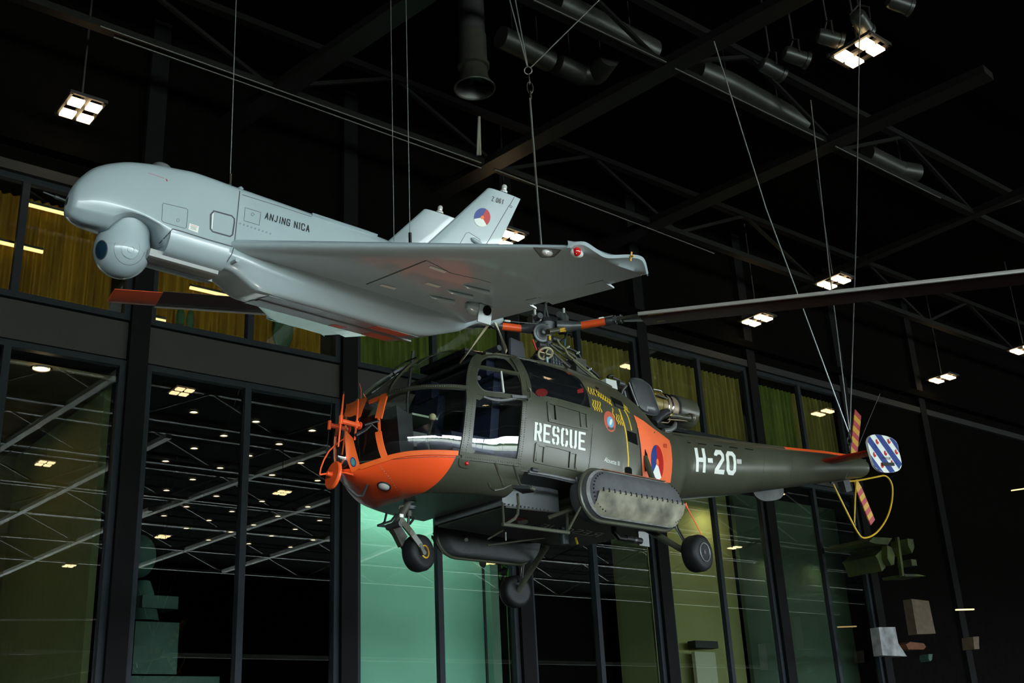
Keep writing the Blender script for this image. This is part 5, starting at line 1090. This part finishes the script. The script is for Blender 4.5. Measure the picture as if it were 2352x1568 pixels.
tube('orange_aerial', k3((1975, 590), (2000, 640), (2145, 912)), .15, [.03, .011, .007], M['orange'])
# ---- nose radio aerials
def ya(name, pts, y, r, m=None): return MB().tube([HF.at(p, y=yy) for p, yy in zip(kA(*pts), y if hasattr(y, '__len__') else [y]*len(pts))], np.asarray(r)*.55, 10).obj(name, m or M['orange'], HR)
ya('aerial_bar', [(375, 545), (625, 610)], .22, .042); ya('aerial_element', [(402, 155), (368, 480), (325, 915)], .22, [.012, .02, .013]); ya('aerial_element', [(612, 230), (598, 500), (560, 820)], .22, [.012, .018, .015]); ya('aerial_collar', [(365, 470), (358, 590)], .22, .032); ya('aerial_collar', [(600, 545), (578, 650)], .22, .03); ya('aerial_disc', [(625, 610), (640, 613)], .22, .065); ya('aerial_tip', [(404, 125), (401, 158)], .22, .012, M['black2'])
ya('aerial_bar', [(205, 600), (470, 665)], -.16, .04, mat('orange_deep', (.75, .07, .02), .45)); ya('aerial_element', [(450, 300), (425, 700), (380, 1030)], -.05, [.012, .016, .012]); ya('aerial_element', [(238, 235), (210, 540)], -.16, .007, M['black2']); ya('aerial_element', [(190, 690), (155, 1020)], -.16, .007, M['black2']); ya('aerial_collar', [(203, 540), (193, 665)], -.16, .03); ya('aerial_disc', [(462, 665), (478, 668)], -.16, .07, bpy.data.materials['orange_deep'])
ya('cutter_hoop', [(430, 790), (370, 820), (280, 890), (190, 980), (120, 1100), (75, 1220), (60, 1310)], -.05, .012); ya('cutter_arm', [(55, 1315), (160, 1300), (310, 1275), (430, 1290), (540, 1318)], [-.05, -.03, 0, .05, .1], .015); ya('cutter_arm', [(440, 1050), (370, 1160), (290, 1255)], 0, .014)
c = HF.at(kA((232, 1318))[0], y=-.02); n_ = unit(HF.M @ (-.5*CF-.8*CR+.33*CU)); MB().lathe(c-n_*.01, n_, [(-.02, .125), (.0, .128), (.01, .118), (.012, .01)], 36).obj('reflector_disc', M['orange'], HR); MB().cyl(c, c+n_*.05, .02).obj('disc_boss', M['orange'], HR)
ya('pitot_mast', [(575, 750), (700, 680), (800, 590)], .25, .03, M['black2']); ya('wiper_arm', [(700, 600), (850, 555), (910, 545)], .42, .02, M['black2']); ya('wiper_arm', [(800, 585), (900, 670)], .42, .014, M['black2']); ya('small_aerial', [(630, 0), (655, 90), (655, 260)], .0, .006, M['orange']); ya('small_aerial', [(690, 150), (735, 250)], .1, .008, M['orange'])
P = [q[0]+q[1]*.05 for q in hits(BH, HF, kD((150, 345), (230, 290), (320, 230), (460, 175))) if q is not None]; MB().tube(P, .008, 8).obj('windscreen_wiper', M['black2'], HR); P = [q[0]+q[1]*.03 for q in hits(BH, HF, kD((150, 345), (175, 390))) if q is not None]; MB().tube(P, .007, 8).obj('wiper_blade', M['black2'], HR)
# ---- interior seen through the glass
st = M['navy']
for x, y in ((-1.72, .42), (-1.72, -.42)):
    t = empty('pilot_seat', None, None); t.parent = HR; t.location = (x, y, -1.93)
    MB().box((0, 0, .2), (.5, .5, .14)).obj('seat_cushion', st, t, ang=20); MB().prism([(.2, -.24, .2), (.34, -.2, .95), (.34, .2, .95), (.2, .24, .2)], (.1, 0, .02)).obj('seat_back', st, t, ang=20); MB().box((0, 0, .08), (.42, .42, .16)).obj('seat_base', M['black2'], t, ang=0); MB().box((.36, 0, 1.03), (.1, .26, .18)).obj('headrest', st, t, ang=20)
MB().prism([(-2.25, -.3, -1.94), (-2.1, -.3, -1.94), (-2.12, -.3, -1.45), (-2.3, -.3, -1.38)], (0, .6, 0)).obj('instrument_console', M['black2'], HR, ang=0); MB().box((-1.72, 0, -1.72), (.5, .2, .4)).obj('centre_console', M['mgrey'], HR, ang=0); MB().box((-1.95, .1, -1.42), (.3, .35, .02)).obj('chart_board', mat('chart_green', (.3, .42, .3), .6), HR, ang=0)
for y in (.42, -.42): MB().tube([(-2.0, y, -1.93), (-2.05, y, -1.7), (-1.98, y, -1.5)], .016, 8).obj('control_stick', M['black2'], HR); MB().ball((-1.98, y, -1.47), .035, 12, 8).obj('stick_grip', M['cream'], HR)
MB().tube([(-1.98, .05, -1.5), (-1.98, .05, -1.2), (-1.9, .05, -.7)], .016, 8).obj('cabin_strut', M['dgrey'], HR)
MB().tube([(-1.37, y, -.75) for y in (-.7, 0, .7)], .03, 8).obj('ceiling_bar', M['dgrey'], HR)
MB().box((-1.42, 0, -.70), (.16, .7, .06)).obj('overhead_panel', M['black2'], HR, ang=0)
# ---- rotor head
def hb(name, px, y, r, m, n=14): return MB().tube([HF.at(p, y=(y[i] if hasattr(y, '__len__') else y)) for i, p in enumerate(px)], np.asarray(r)*.52, n).obj(name, m, HR)
dgm = mat('rotor_head_grey', (.085, .095, .10), .38, .3, noise=.2, nscale=14)
MB().lathe((0, 0, -.52), (0, 0, 1), [(0, .09), (.05, .09), (.06, .06), (.3, .05), (.44, .055), (.46, .09), (.56, .1), (.6, .06), (.64, .03)], 28).obj('rotor_mast', dgm, HR)
MB().lathe((0, 0, -.66), (0, 0, 1), [(0, .12), (.12, .12), (.14, .1), (.2, .09)], 24).obj('mast_base', M['dgrey'], HR)
# facing flange disc with lightening holes
ctr = HF.at(kB((735, 510))[0], y=.16); nrm = unit(np.array([-.35, .9, -.12]))
MB().lathe(ctr-nrm*.05, nrm, [(0, .10), (.045, .105), (.05, .1), (.053, .078), (.06, .075), (.065, .05), (.08, .034), (.1, .026), (.105, .01)], 36).obj('hub_flange', dgm, HR)
u_, w_ = perp(nrm); m = MB()
for q in range(10): a = q*.628; p = ctr-nrm*.028+.1035*(math.cos(a)*u_+math.sin(a)*w_); m.cyl(p, p+.004*(math.cos(a)*u_+math.sin(a)*w_), .011, n=12)
m.obj('flange_hole', M['void'], HR)
RT = HF.at((1403, 737), z=0); PB = HF.at((2145, 655), z=-.25); LT = HF.at((1150, 748), z=0); LTIP = HF.at((252, 684), z=-.35)
dR = unit(PB-RT*[1, 1, 0]); dL = unit(LTIP-LT); dT = unit(-(dR+dL)*[1, 1, 0])
SLV = [(dR, 'right', RT), (dL, 'left', LT), (dT, 'rear', None)]
def along(d, r): return np.array([d[0], d[1], 0])/math.hypot(d[0], d[1])*r
or1 = HF.at(kB((1345, 400))[0], z=0); or2 = HF.at(kB((1742, 335))[0], z=0); ol1 = HF.at(kB((395, 448))[0], z=0); ol2 = HF.at(kB((75, 408))[0], z=0)
for a, b in ((or1, or2), (ol1, ol2), (along(dT, np.linalg.norm(or1)), along(dT, np.linalg.norm(or2)))):
    d = unit(b-a); n = np.linalg.norm
    MB().tube([d*.1, a*.55, a*.75, a], [.062, .07, .056, .046], 18).obj('blade_sleeve', dgm, HR); MB().tube([a, b], .043, 20).obj('orange_sleeve', M['orange'], HR); MB().tube([b, b+d*.06, b+d*.1], [.047, .047, .036], 18).obj('sleeve_end', M['dgrey'], HR)
    e_ = b+d*.14; s_ = unit(np.cross(d, (0, 0, 1))); MB().box(e_, (.11, .09, .05), (d, s_, np.array([0, 0, 1.]))).obj('blade_grip', dgm, HR); m = MB()
    for i in (-1, 1):
        for j in (-1, 1): m.cyl(e_+d*.03*i+s_*.03*j-np.array([0, 0, .04]), e_+d*.03*i+s_*.03*j+np.array([0, 0, .04]), .009, n=8)
    m.obj('grip_bolts', M['mgrey'], HR)
    dm = a*.5+s_*.0+np.array([0, 0, .085]); MB().cyl(dm-s_*.17, dm+s_*.17, .034).obj('drag_damper', dgm, HR); MB().box(dm, (.09, .13, .1), (d, s_, np.array([0, 0, 1.]))).obj('damper_block', dgm, HR); MB().cyl(dm+np.array([0, 0, .05])+s_*.04, dm+np.array([0, 0, .15])+s_*.05, .014).obj('white_cap', M['palegrey'], HR)
# cables between the sleeves
hb('balance_cable', kB((20, 300), (130, 320), (400, 350), (700, 372), (1000, 372), (1300, 345), (1620, 290), (1850, 240)), .08, .010, M['mgrey']); hb('cable_turnbuckle', kB((130, 320), (215, 328)), .09, .022, M['white']); hb('cable_turnbuckle', kB((1620, 288), (1700, 272)), .09, .022, M['white'])
def blade(root, tip, name, redtip=False):
    d = unit(tip-root); L = np.linalg.norm(tip-root); le = unit(np.cross((0, 0, 1), d))
    if np.cross(np.array([d[0], d[1]]), np.array([le[0], le[1]])) > 0: pass
    t = empty(name, None, None); t.parent = HR
    def sec(s, c0=-.12, c1=.23, th=.024, dz=0):
        o = root+d*L*s-np.array([0, 0, .0]); P = []
        for c, h in ((-1, 0), (-.9, .8), (-.5, 1), (.2, .7), (1, .08)):
            x = (c0+c1)/2+(c1-c0)/2*c; P.append(o-le*x+np.array([0, 0, h*th+dz]))
        for c, h in ((1, .08), (.2, .5), (-.5, .8), (-.9, .6)):
            x = (c0+c1)/2+(c1-c0)/2*c; P.append(o-le*x+np.array([0, 0, -h*th+dz]))
        return P
    def body(s0, s1, nm, m, c0, c1, th=.024, k=14, tap=None):
        P = [sec(s, c0 if not tap else np.interp(s, [s0, s1], [tap[0], c0]), c1 if not tap else np.interp(s, [s0, s1], [tap[1], c1]), th) for s in np.linspace(s0, s1, k)]; g = MB().grid(np.array(P), False, True); n = len(P[0]); g.f += [tuple(range(n)), tuple(range(len(g.v)-n, len(g.v)))]; return g.obj(nm, m, t, ang=40)
    body(0, .055, 'blade_root', M['olive'], -.10, .12, .022, 5, (-.05, .05)); e = 1-(.42/L if redtip else 0)
    body(.055, e, 'blade_skin', M['maroon'], -.085, .25, .02); body(.055, e, 'leading_edge', M['bladegrey'], -.13, -.07, .024)
    if redtip: body(e, 1, 'blade_tip', M['orange'], -.10, .22, .022, 5)
    return t
far = RT+unit(PB-RT)*4.75
b1 = blade(RT+unit(PB-RT)*.08, far, 'rotor_blade'); b2 = blade(LT+dL*.06, LTIP, 'rotor_blade', True); rr = np.linalg.norm(RT)+.05; b3 = blade(along(dT, rr), along(dT, rr+4.6)+np.array([0, 0, -.35]), 'rotor_blade', True)
# yellow data text on the underside of the right blade
for i, (y0, w) in enumerate(((300, 34), (308, 22), (316, 40), (324, 18))):
    q = HF.at((1485+i*2+2.2*i, 722+i*5), z=-.03)
    dd = unit(PB-RT); MB().box(q+dd*.1-np.array([0, 0, .012]), (w*.005, .012, .002), (dd, unit(np.cross((0, 0, 1), dd)), np.array([0, 0, 1.]))).obj('blade_data_text', M['yellow'], b1, ang=0)
# hand wheel, pipes, hoses, gearbox bits around the mast
cw = HF.at(kB((780, 842))[0], y=.42); nw = unit(np.array([-.35, .55, -1.0])); hw = MB().torus(cw, nw, .076, .008, 36, 8).torus(cw, nw, .064, .004, 36, 8); uu, ww = perp(nw)
for a in (.3, 1.87): hw.beam(cw-(math.cos(a)*uu+math.sin(a)*ww)*.066, cw+(math.cos(a)*uu+math.sin(a)*ww)*.066, .016, .008)
hw.obj('hand_wheel', M['cream'], HR); MB().cyl(cw, cw+nw*.04, .014).obj('wheel_nut', M['chrome'], HR); hb('wheel_pipe', kB((800, 900), (815, 1020)), .4, .028, mat('pipe_blue', (.3, .42, .5), .35, .5))
A = HF.at(kB((905, 990))[0], y=.25); MB().box(A, (.16, .1, .11)).obj('oil_radiator', mat('radiator_slate', (.1, .13, .16), .4, .4, noise=.3, nscale=30), HR, ang=0); m = MB()
for i in range(4): m.box(A+np.array([-.066+.043*i, .055, 0]), (.008, .014, .105))
for i in range(3): m.box(A+np.array([0, .055, -.04+.04*i]), (.16, .014, .007))
m.obj('radiator_fins', M['dgrey'], HR, ang=0)
hb('gearbox_lump', kB((640, 850), (680, 930), (700, 980)), .2, [.1, .13, .1], M['black2']); hb('gearbox_lump', kB((660, 700), (760, 720)), .1, [.07, .08], M['dgrey'])
hb('red_link', kB((575, 620), (605, 700), (640, 790)), .2, .02, M['red']); hb('red_link', kB((705, 760), (690, 790)), .25, .015, M['red']); hb('yellow_clip', kB((845, 560), (850, 635)), .2, .022, M['yellow']); hb('blue_rod', kB((1090, 600), (1088, 720)), .0, .018, mat('rod_blue', (.04, .15, .35), .4))
hb('servo_cylinder', kB((820, 495), (980, 468)), .25, .058, M['olive']); hb('servo_end', kB((985, 470), (1080, 445)), .25, .03, M['ymetal']); hb('servo_end', kB((990, 495), (1100, 480)), .25, .018, M['ymetal'])
gp = mat('hose_olive', (.12, .12, .05), .45); S_ = lambda *p: sm(kB(*p), 4)
for nm, px, y, r, m in (('control_rod', ((850, 700), (1000, 820), (1280, 1020)), .2, .026, ol), ('control_rod', ((880, 690), (1100, 800), (1250, 900), (1480, 1160)), .15, .03, ol), ('green_pipe', ((965, 620), (1010, 700), (1090, 770), (1130, 850), (1230, 940), (1380, 1060), (1520, 1180), (1650, 1290)), .25, .028, gp), ('black_hose', ((1120, 750), (1220, 790), (1300, 850), (1360, 950), (1440, 1050), (1560, 1150), (1640, 1230)), .1, .03, M['black2']), ('black_hose', ((1080, 500), (1120, 520), (1090, 600), (1020, 660), (1030, 780)), .1, .022, M['black2']),
    ('support_tube', ((900, 830), (1040, 960), (1160, 1060)), .3, .035, M['olive_dark']), ('support_tube', ((1220, 850), (1300, 960), (1330, 1150)), -.1, .026, M['olive_dark']), ('support_tube', ((1210, 940), (1350, 1080), (1560, 1240)), .3, .022, ol), ('silver_hose', ((1110, 830), (1120, 950), (1130, 1080)), .05, .022, M['mgrey']), ('silver_hose', ((1200, 1050), (1120, 980), (1060, 1010), (1060, 1070)), .15, .016, M['mgrey']), ('duct_block', ((870, 600), (1000, 640)), -.05, .07, M['dgrey']), ('duct_block', ((980, 740), (1090, 790)), .0, .05, M['dgrey'])):
    hb(nm, S_(*px), y, r, m)
for p in ((1240, 940), (1490, 1090), (1300, 830), (1140, 740), (1500, 1170)): c = HF.at(kB(p)[0], y=.2); MB().torus(c, unit((1, 0, -.8)), .02, .004, 16, 6).obj('hose_clip', M['white'], HR)
A = HF.at(kB((1270, 1090))[0], y=.15); MB().box(A, (.16, .16, .2)).obj('gearbox_casing', M['olive_dark'], HR, ang=0)
# grey box and engine on the rear deck
def hc(name, px, y, r, m, n=14): return MB().tube([HF.at(p, y=(y[i] if hasattr(y, '__len__') else y)) for i, p in enumerate(kC(*px))], np.asarray(r)*.55, n).obj(name, m, HR)
P = [HF.at(p, y=.35) for p in kG((312, 52), (455, 85), (475, 208), (320, 150))]; MB().prism(P, (.0, -.2, .0)).obj('deck_box', M['palegrey'], HR, ang=0); hb('box_hose', kB((1770, 1220), (1800, 1190), (1850, 1190)), .2, .03, M['black2']); hc('box_cap', ((170, 340), (275, 370)), .3, .055, M['dgrey'])
ex_c = HF.at((1580, 948), y=.0)
EA = HF.at(kC((1180, 850))[0], y=0)
def engx(px): return HF.at(kC(px)[0], y=0)
o1 = engx((1490, 960)); o2 = engx((1690, 985)); dE = np.array([1., 0, -.02]); r0 = .188
zc_ = HF.at((1575, 951), y=0)[2]; x1_ = HF.at(kC((1420, 950))[0], y=.15)[0]; x2_ = HF.at(kC((1690, 960))[0], y=.1)[0]
def et(name, xa, xb, ra, rb, m, prof=None): return MB().lathe((xa, 0, zc_), (1, 0, 0), prof or [(0, ra*.9), (.01, ra), (xb-xa-.01, rb), (xb-xa, rb*.92)], 36).obj(name, m, HR)
et('exhaust_pipe', x1_, x2_, r0, r0, M['olive'], [(0, r0*.93), (.015, r0), (x2_-x1_, r0), (x2_-x1_, r0*.96), (.05, r0*.95)])
MB().cyl((x2_-.12, 0, zc_), (x2_-.1, 0, zc_), r0*.96).obj('exhaust_void', M['void'], HR)
et('engine_tan_section', x1_-.28, x1_+.02, r0*.86, r0*.86, M['tan']); et('engine_ring', x1_-.02, x1_+.03, r0*1.0, r0*1.0, M['dgrey']); et('engine_ring', x1_-.33, x1_-.26, r0*.95, r0*.95, M['ochre'])
et('engine_casing', x1_-.72, x1_-.3, r0*.78, r0*.92, M['ochre']); 
for xx in (x1_-.22, x1_-.14): MB().torus((xx, 0, zc_), (1, 0, 0), r0*.88, .012, 32, 8).obj('engine_band', M['chrome'], HR)
et('engine_front', x1_-1.15, x1_-.7, r0*.6, r0*.8, M['dgrey'])
hc('starter_pipe', ((1190, 985), (1360, 1005), (1530, 1040), (1590, 1045)), .22, [.055, .055, .046, .07], M['olive']); hc('pipe_collar', ((1195, 975), (1205, 1000)), .22, .066, M['ymetal']); hc('pipe_cuff', ((1600, 1030), (1645, 1040)), .21, .095, M['olive']); hc('pipe_ring', ((1640, 1040), (1655, 1042)), .2, .098, M['tan'])
hc('black_duct', ((880, 1150), (960, 1040), (1080, 950), (1160, 930)), .25, [.1, .1, .095, .085], mat('wrinkled_duct', (.02, .022, .025), .35, bump=.6, nscale=14)); hc('drain_elbow', ((1320, 1120), (1290, 1230), (1200, 1290), (1080, 1300)), .1, [.04, .06, .055, .05], M['mgrey'])
for px, r, m in ((((870, 465), (1020, 490), (1050, 530)), .012, M['chrome']), (((900, 560), (1000, 590), (1150, 660)), .014, M['ymetal']), (((1170, 1070), (1400, 1085), (1560, 1105)), .012, M['tan']), (((1030, 1125), (1170, 1140), (1210, 1090)), .01, M['tan']), (((930, 570), (1060, 620), (1180, 660)), .02, M['dgrey']), (((1050, 1320), (1210, 1330), (1240, 1300)), .012, M['mgrey'])): hc('fuel_line', px, .2, r, m)
# black engine intake covers
def cover(px, y0, y1, nm, m, th):
    P = [HF.at(p, y=y0+(y1-y0)*i/len(px)) for i, p in enumerate(sm(kC(*px)+kC(px[0]), 4)[:-1])]
    c = np.mean(P, 0); n = unit(np.array([-.45, .85, -.1])); rows = [P, [p+n*th*.4 for p in P], [c+(p-c)*.9+n*th for p in P], [c+(p-c)*.55+n*th*1.2 for p in P], [c+(p-c)*.1+n*th*1.25 for p in P]]
    g = MB().grid(np.array(rows), False, True); k = len(P); g.f.append(tuple(range(4*k, 5*k))); g.f.append(tuple(range(k))); return g.obj(nm, m, HR, ang=50), P, n
lth = mat('black_leather', (.05, .055, .06), .3, noise=.1, bump=.15, nscale=20)
c1, P1, nn = cover([(380, 330), (440, 260), (590, 270), (700, 330), (800, 420), (860, 560), (930, 760), (985, 930), (900, 990), (720, 960), (580, 880), (520, 760), (450, 560)], .28, .28, 'intake_cover', lth, .05)
MB().tube([p+nn*.012 for p in P1], .012, 8, closed=True).obj('cover_piping', M['black2'], HR)
c2, P2, _ = cover([(255, 520), (330, 400), (400, 350), (460, 560), (560, 860), (600, 930), (430, 850), (300, 750), (240, 690)], .2, .2, 'intake_side', lth, .02)
hc('cover_strap', ((300, 500), (335, 640), (350, 760)), .27, .016, M['mgrey']); hc('cover_strap', ((385, 330), (470, 560), (570, 810)), .33, .02, M['mgrey'])
hc('control_linkage', ((225, 600), (270, 480), (350, 390)), .3, .02, M['mgrey']); hc('control_linkage', ((60, 230), (150, 270), (215, 300)), .2, .025, M['dgrey'])
# ---- rear aerial on the roof
q = HF.at((1187, 828), y=-.3); MB().prism([(q[0]-.12, -.3, q[2]-.12), (q[0]+.14, -.3, q[2]-.12), (q[0]+.08, -.3, q[2]+.22), (q[0]-.1, -.3, q[2]+.24)], (0, .03, 0)).obj('roof_blade_aerial', mat('aerial_slate', (.12, .13, .15), .5), HR, ang=0)
# ================================================================== CABLES
def wire(pts, r, lab, grp=None, m=None, name='suspension_cable'): return tag(MB().tube(pts, r, 8).obj(name, m or M['steel']), lab, 'cable', grp)
def hw_(p): return np.array(HF.matrix() @ Vector(p))
hubtop = hw_((0, 0, .14)); SH = WORLD.at((1215, 200), y=hubtop[1]); RG = WORLD.at((1213, 160), y=hubtop[1])
# sling at the rotor head
t = empty('lifting_sling', 'dark chain sling at the top of the rotor hub', 'sling', loc=hubtop)
for px in (((1263, 745), (1255, 712), (1253, 690)), ((1250, 735), (1251, 710), (1253, 690))): MB().tube([WORLD.at(p, y=hubtop[1])-hubtop for p in px], .012, 8).obj('sling_leg', M['dgrey'], t)
a = WORLD.at((1254, 698), y=hubtop[1])-hubtop; b = WORLD.at((1254, 684), y=hubtop[1])-hubtop; MB().tube([a, b], .022, 10).obj('sling_coupler', M['dgrey'], t)
wire([WORLD.at(p, y=hubtop[1]) for p in ((1253, 690), (1243, 560), (1229, 380), (1217, 225))], .012, 'thick wire rope from the rotor hub up to the chain links')
t = empty('chain_shackle', 'steel ring and shackle links joining the main wire ropes', 'shackle', loc=RG)
cc = WORLD.at((1213, 162), y=hubtop[1])-RG; MB().torus(cc, CF, .045, .008, 28, 8).obj('ring', M['shackle'], t)
def link(pa, pb, nm, w=.035, ax=0):
    a = WORLD.at(pa, y=hubtop[1])-RG; b = WORLD.at(pb, y=hubtop[1])-RG; d = unit(b-a); s = CR if ax == 0 else CF; s = unit(s-d*(s@d)); L = np.linalg.norm(b-a)
    MB().tube([(a+b)/2+d*L/2*math.cos(q)+s*w*math.sin(q) for q in np.linspace(0, 2*math.pi, 24, endpoint=False)], .007, 8, closed=True).obj(nm, M['shackle'], t)
link((1214, 170), (1217, 194), 'chain_link', .028, 1); link((1216, 188), (1219, 214), 'shackle_body'); a = WORLD.at((1218, 210), y=hubtop[1])-RG; b = WORLD.at((1219, 228), y=hubtop[1])-RG; MB().tube([a, b], .015, 10).obj('thimble', M['shackle'], t)
def anchor(p, q, z=ZG+.6): return [WORLD.at(p, y=hubtop[1]), WORLD.at(q, y=hubtop[1])]
for lab, a, b in (('left wire rope of the pair rising above the shackle ring', (1211, 153), (1160, -40)), ('right wire rope of the pair rising above the shackle ring', (1212, 153), (1176, -40)), ('wire rope slanting up right from the shackle ring', (1218, 156), (1420, -43))): wire(anchor(a, b), .008, lab)
TL = hw_((5.95, .02, -.62))
t = empty('tail_shackle', 'dark shackle chain above the helicopter tail boom', 'shackle', loc=TL)
RG2 = RG; RG = TL; hub_y = hubtop[1]
def tl(p): return WORLD.at(p, y=TL[1])
for i, (a, b) in enumerate((((1952, 1037), (1951, 1018)), ((1951, 1020), (1951, 1004)), ((1951, 1006), (1951, 988)))):
    A = tl(a)-TL; B = tl(b)-TL; d = unit(B-A); s = CR if i % 2 else CF; s = unit(s-d*(s@d)); L = np.linalg.norm(B-A)
    MB().tube([(A+B)/2+d*L/2*math.cos(q)+s*.032*math.sin(q) for q in np.linspace(0, 2*math.pi, 20, endpoint=False)], .011, 8, closed=True).obj('chain_link', M['dgrey'], t)
for lab, px in (('left wire slanting from the tail shackle up to the roof', ((1949, 992), (1760, 480), (1640, 95))), ('middle wire from the tail shackle up to the roof', ((1951, 990), (1905, 620), (1862, 230))), ('right wire rising straight from the tail shackle past the lit lamp', ((1952, 990), (1967, 520), (1976, -30)))):
    wire([tl(p) for p in px], .0095, lab)
dwp = lambda p: np.array(DF.matrix() @ Vector(p))
A = dwp(LUGA+np.array([0, 0, .02]))
t = wire([A+np.array([0, 0, .06]), WORLD.at((543.5, -30), y=A[1])], .0032, 'thin wire holding the nose of the drone'); MB().cyl(A-np.array([0, 0, .01]), A+np.array([0, 0, .07]), .012).obj('wire_clamp', M['chrome'], t)
B = dwp(DF.at((942, 552), y=.3)); t = wire([B, WORLD.at((932, -30), y=B[1])], .0032, 'right thin wire of the pair above the drone wing'); MB().cyl(B-np.array([0, 0, .02]), B+np.array([0, 0, .06]), .012).obj('wire_clamp', M['chrome'], t)
B = dwp(DF.at((905, 552), y=-.4)); wire([B, WORLD.at((897, -30), y=B[1])], .0032, 'left thin wire of the pair above the drone wing')
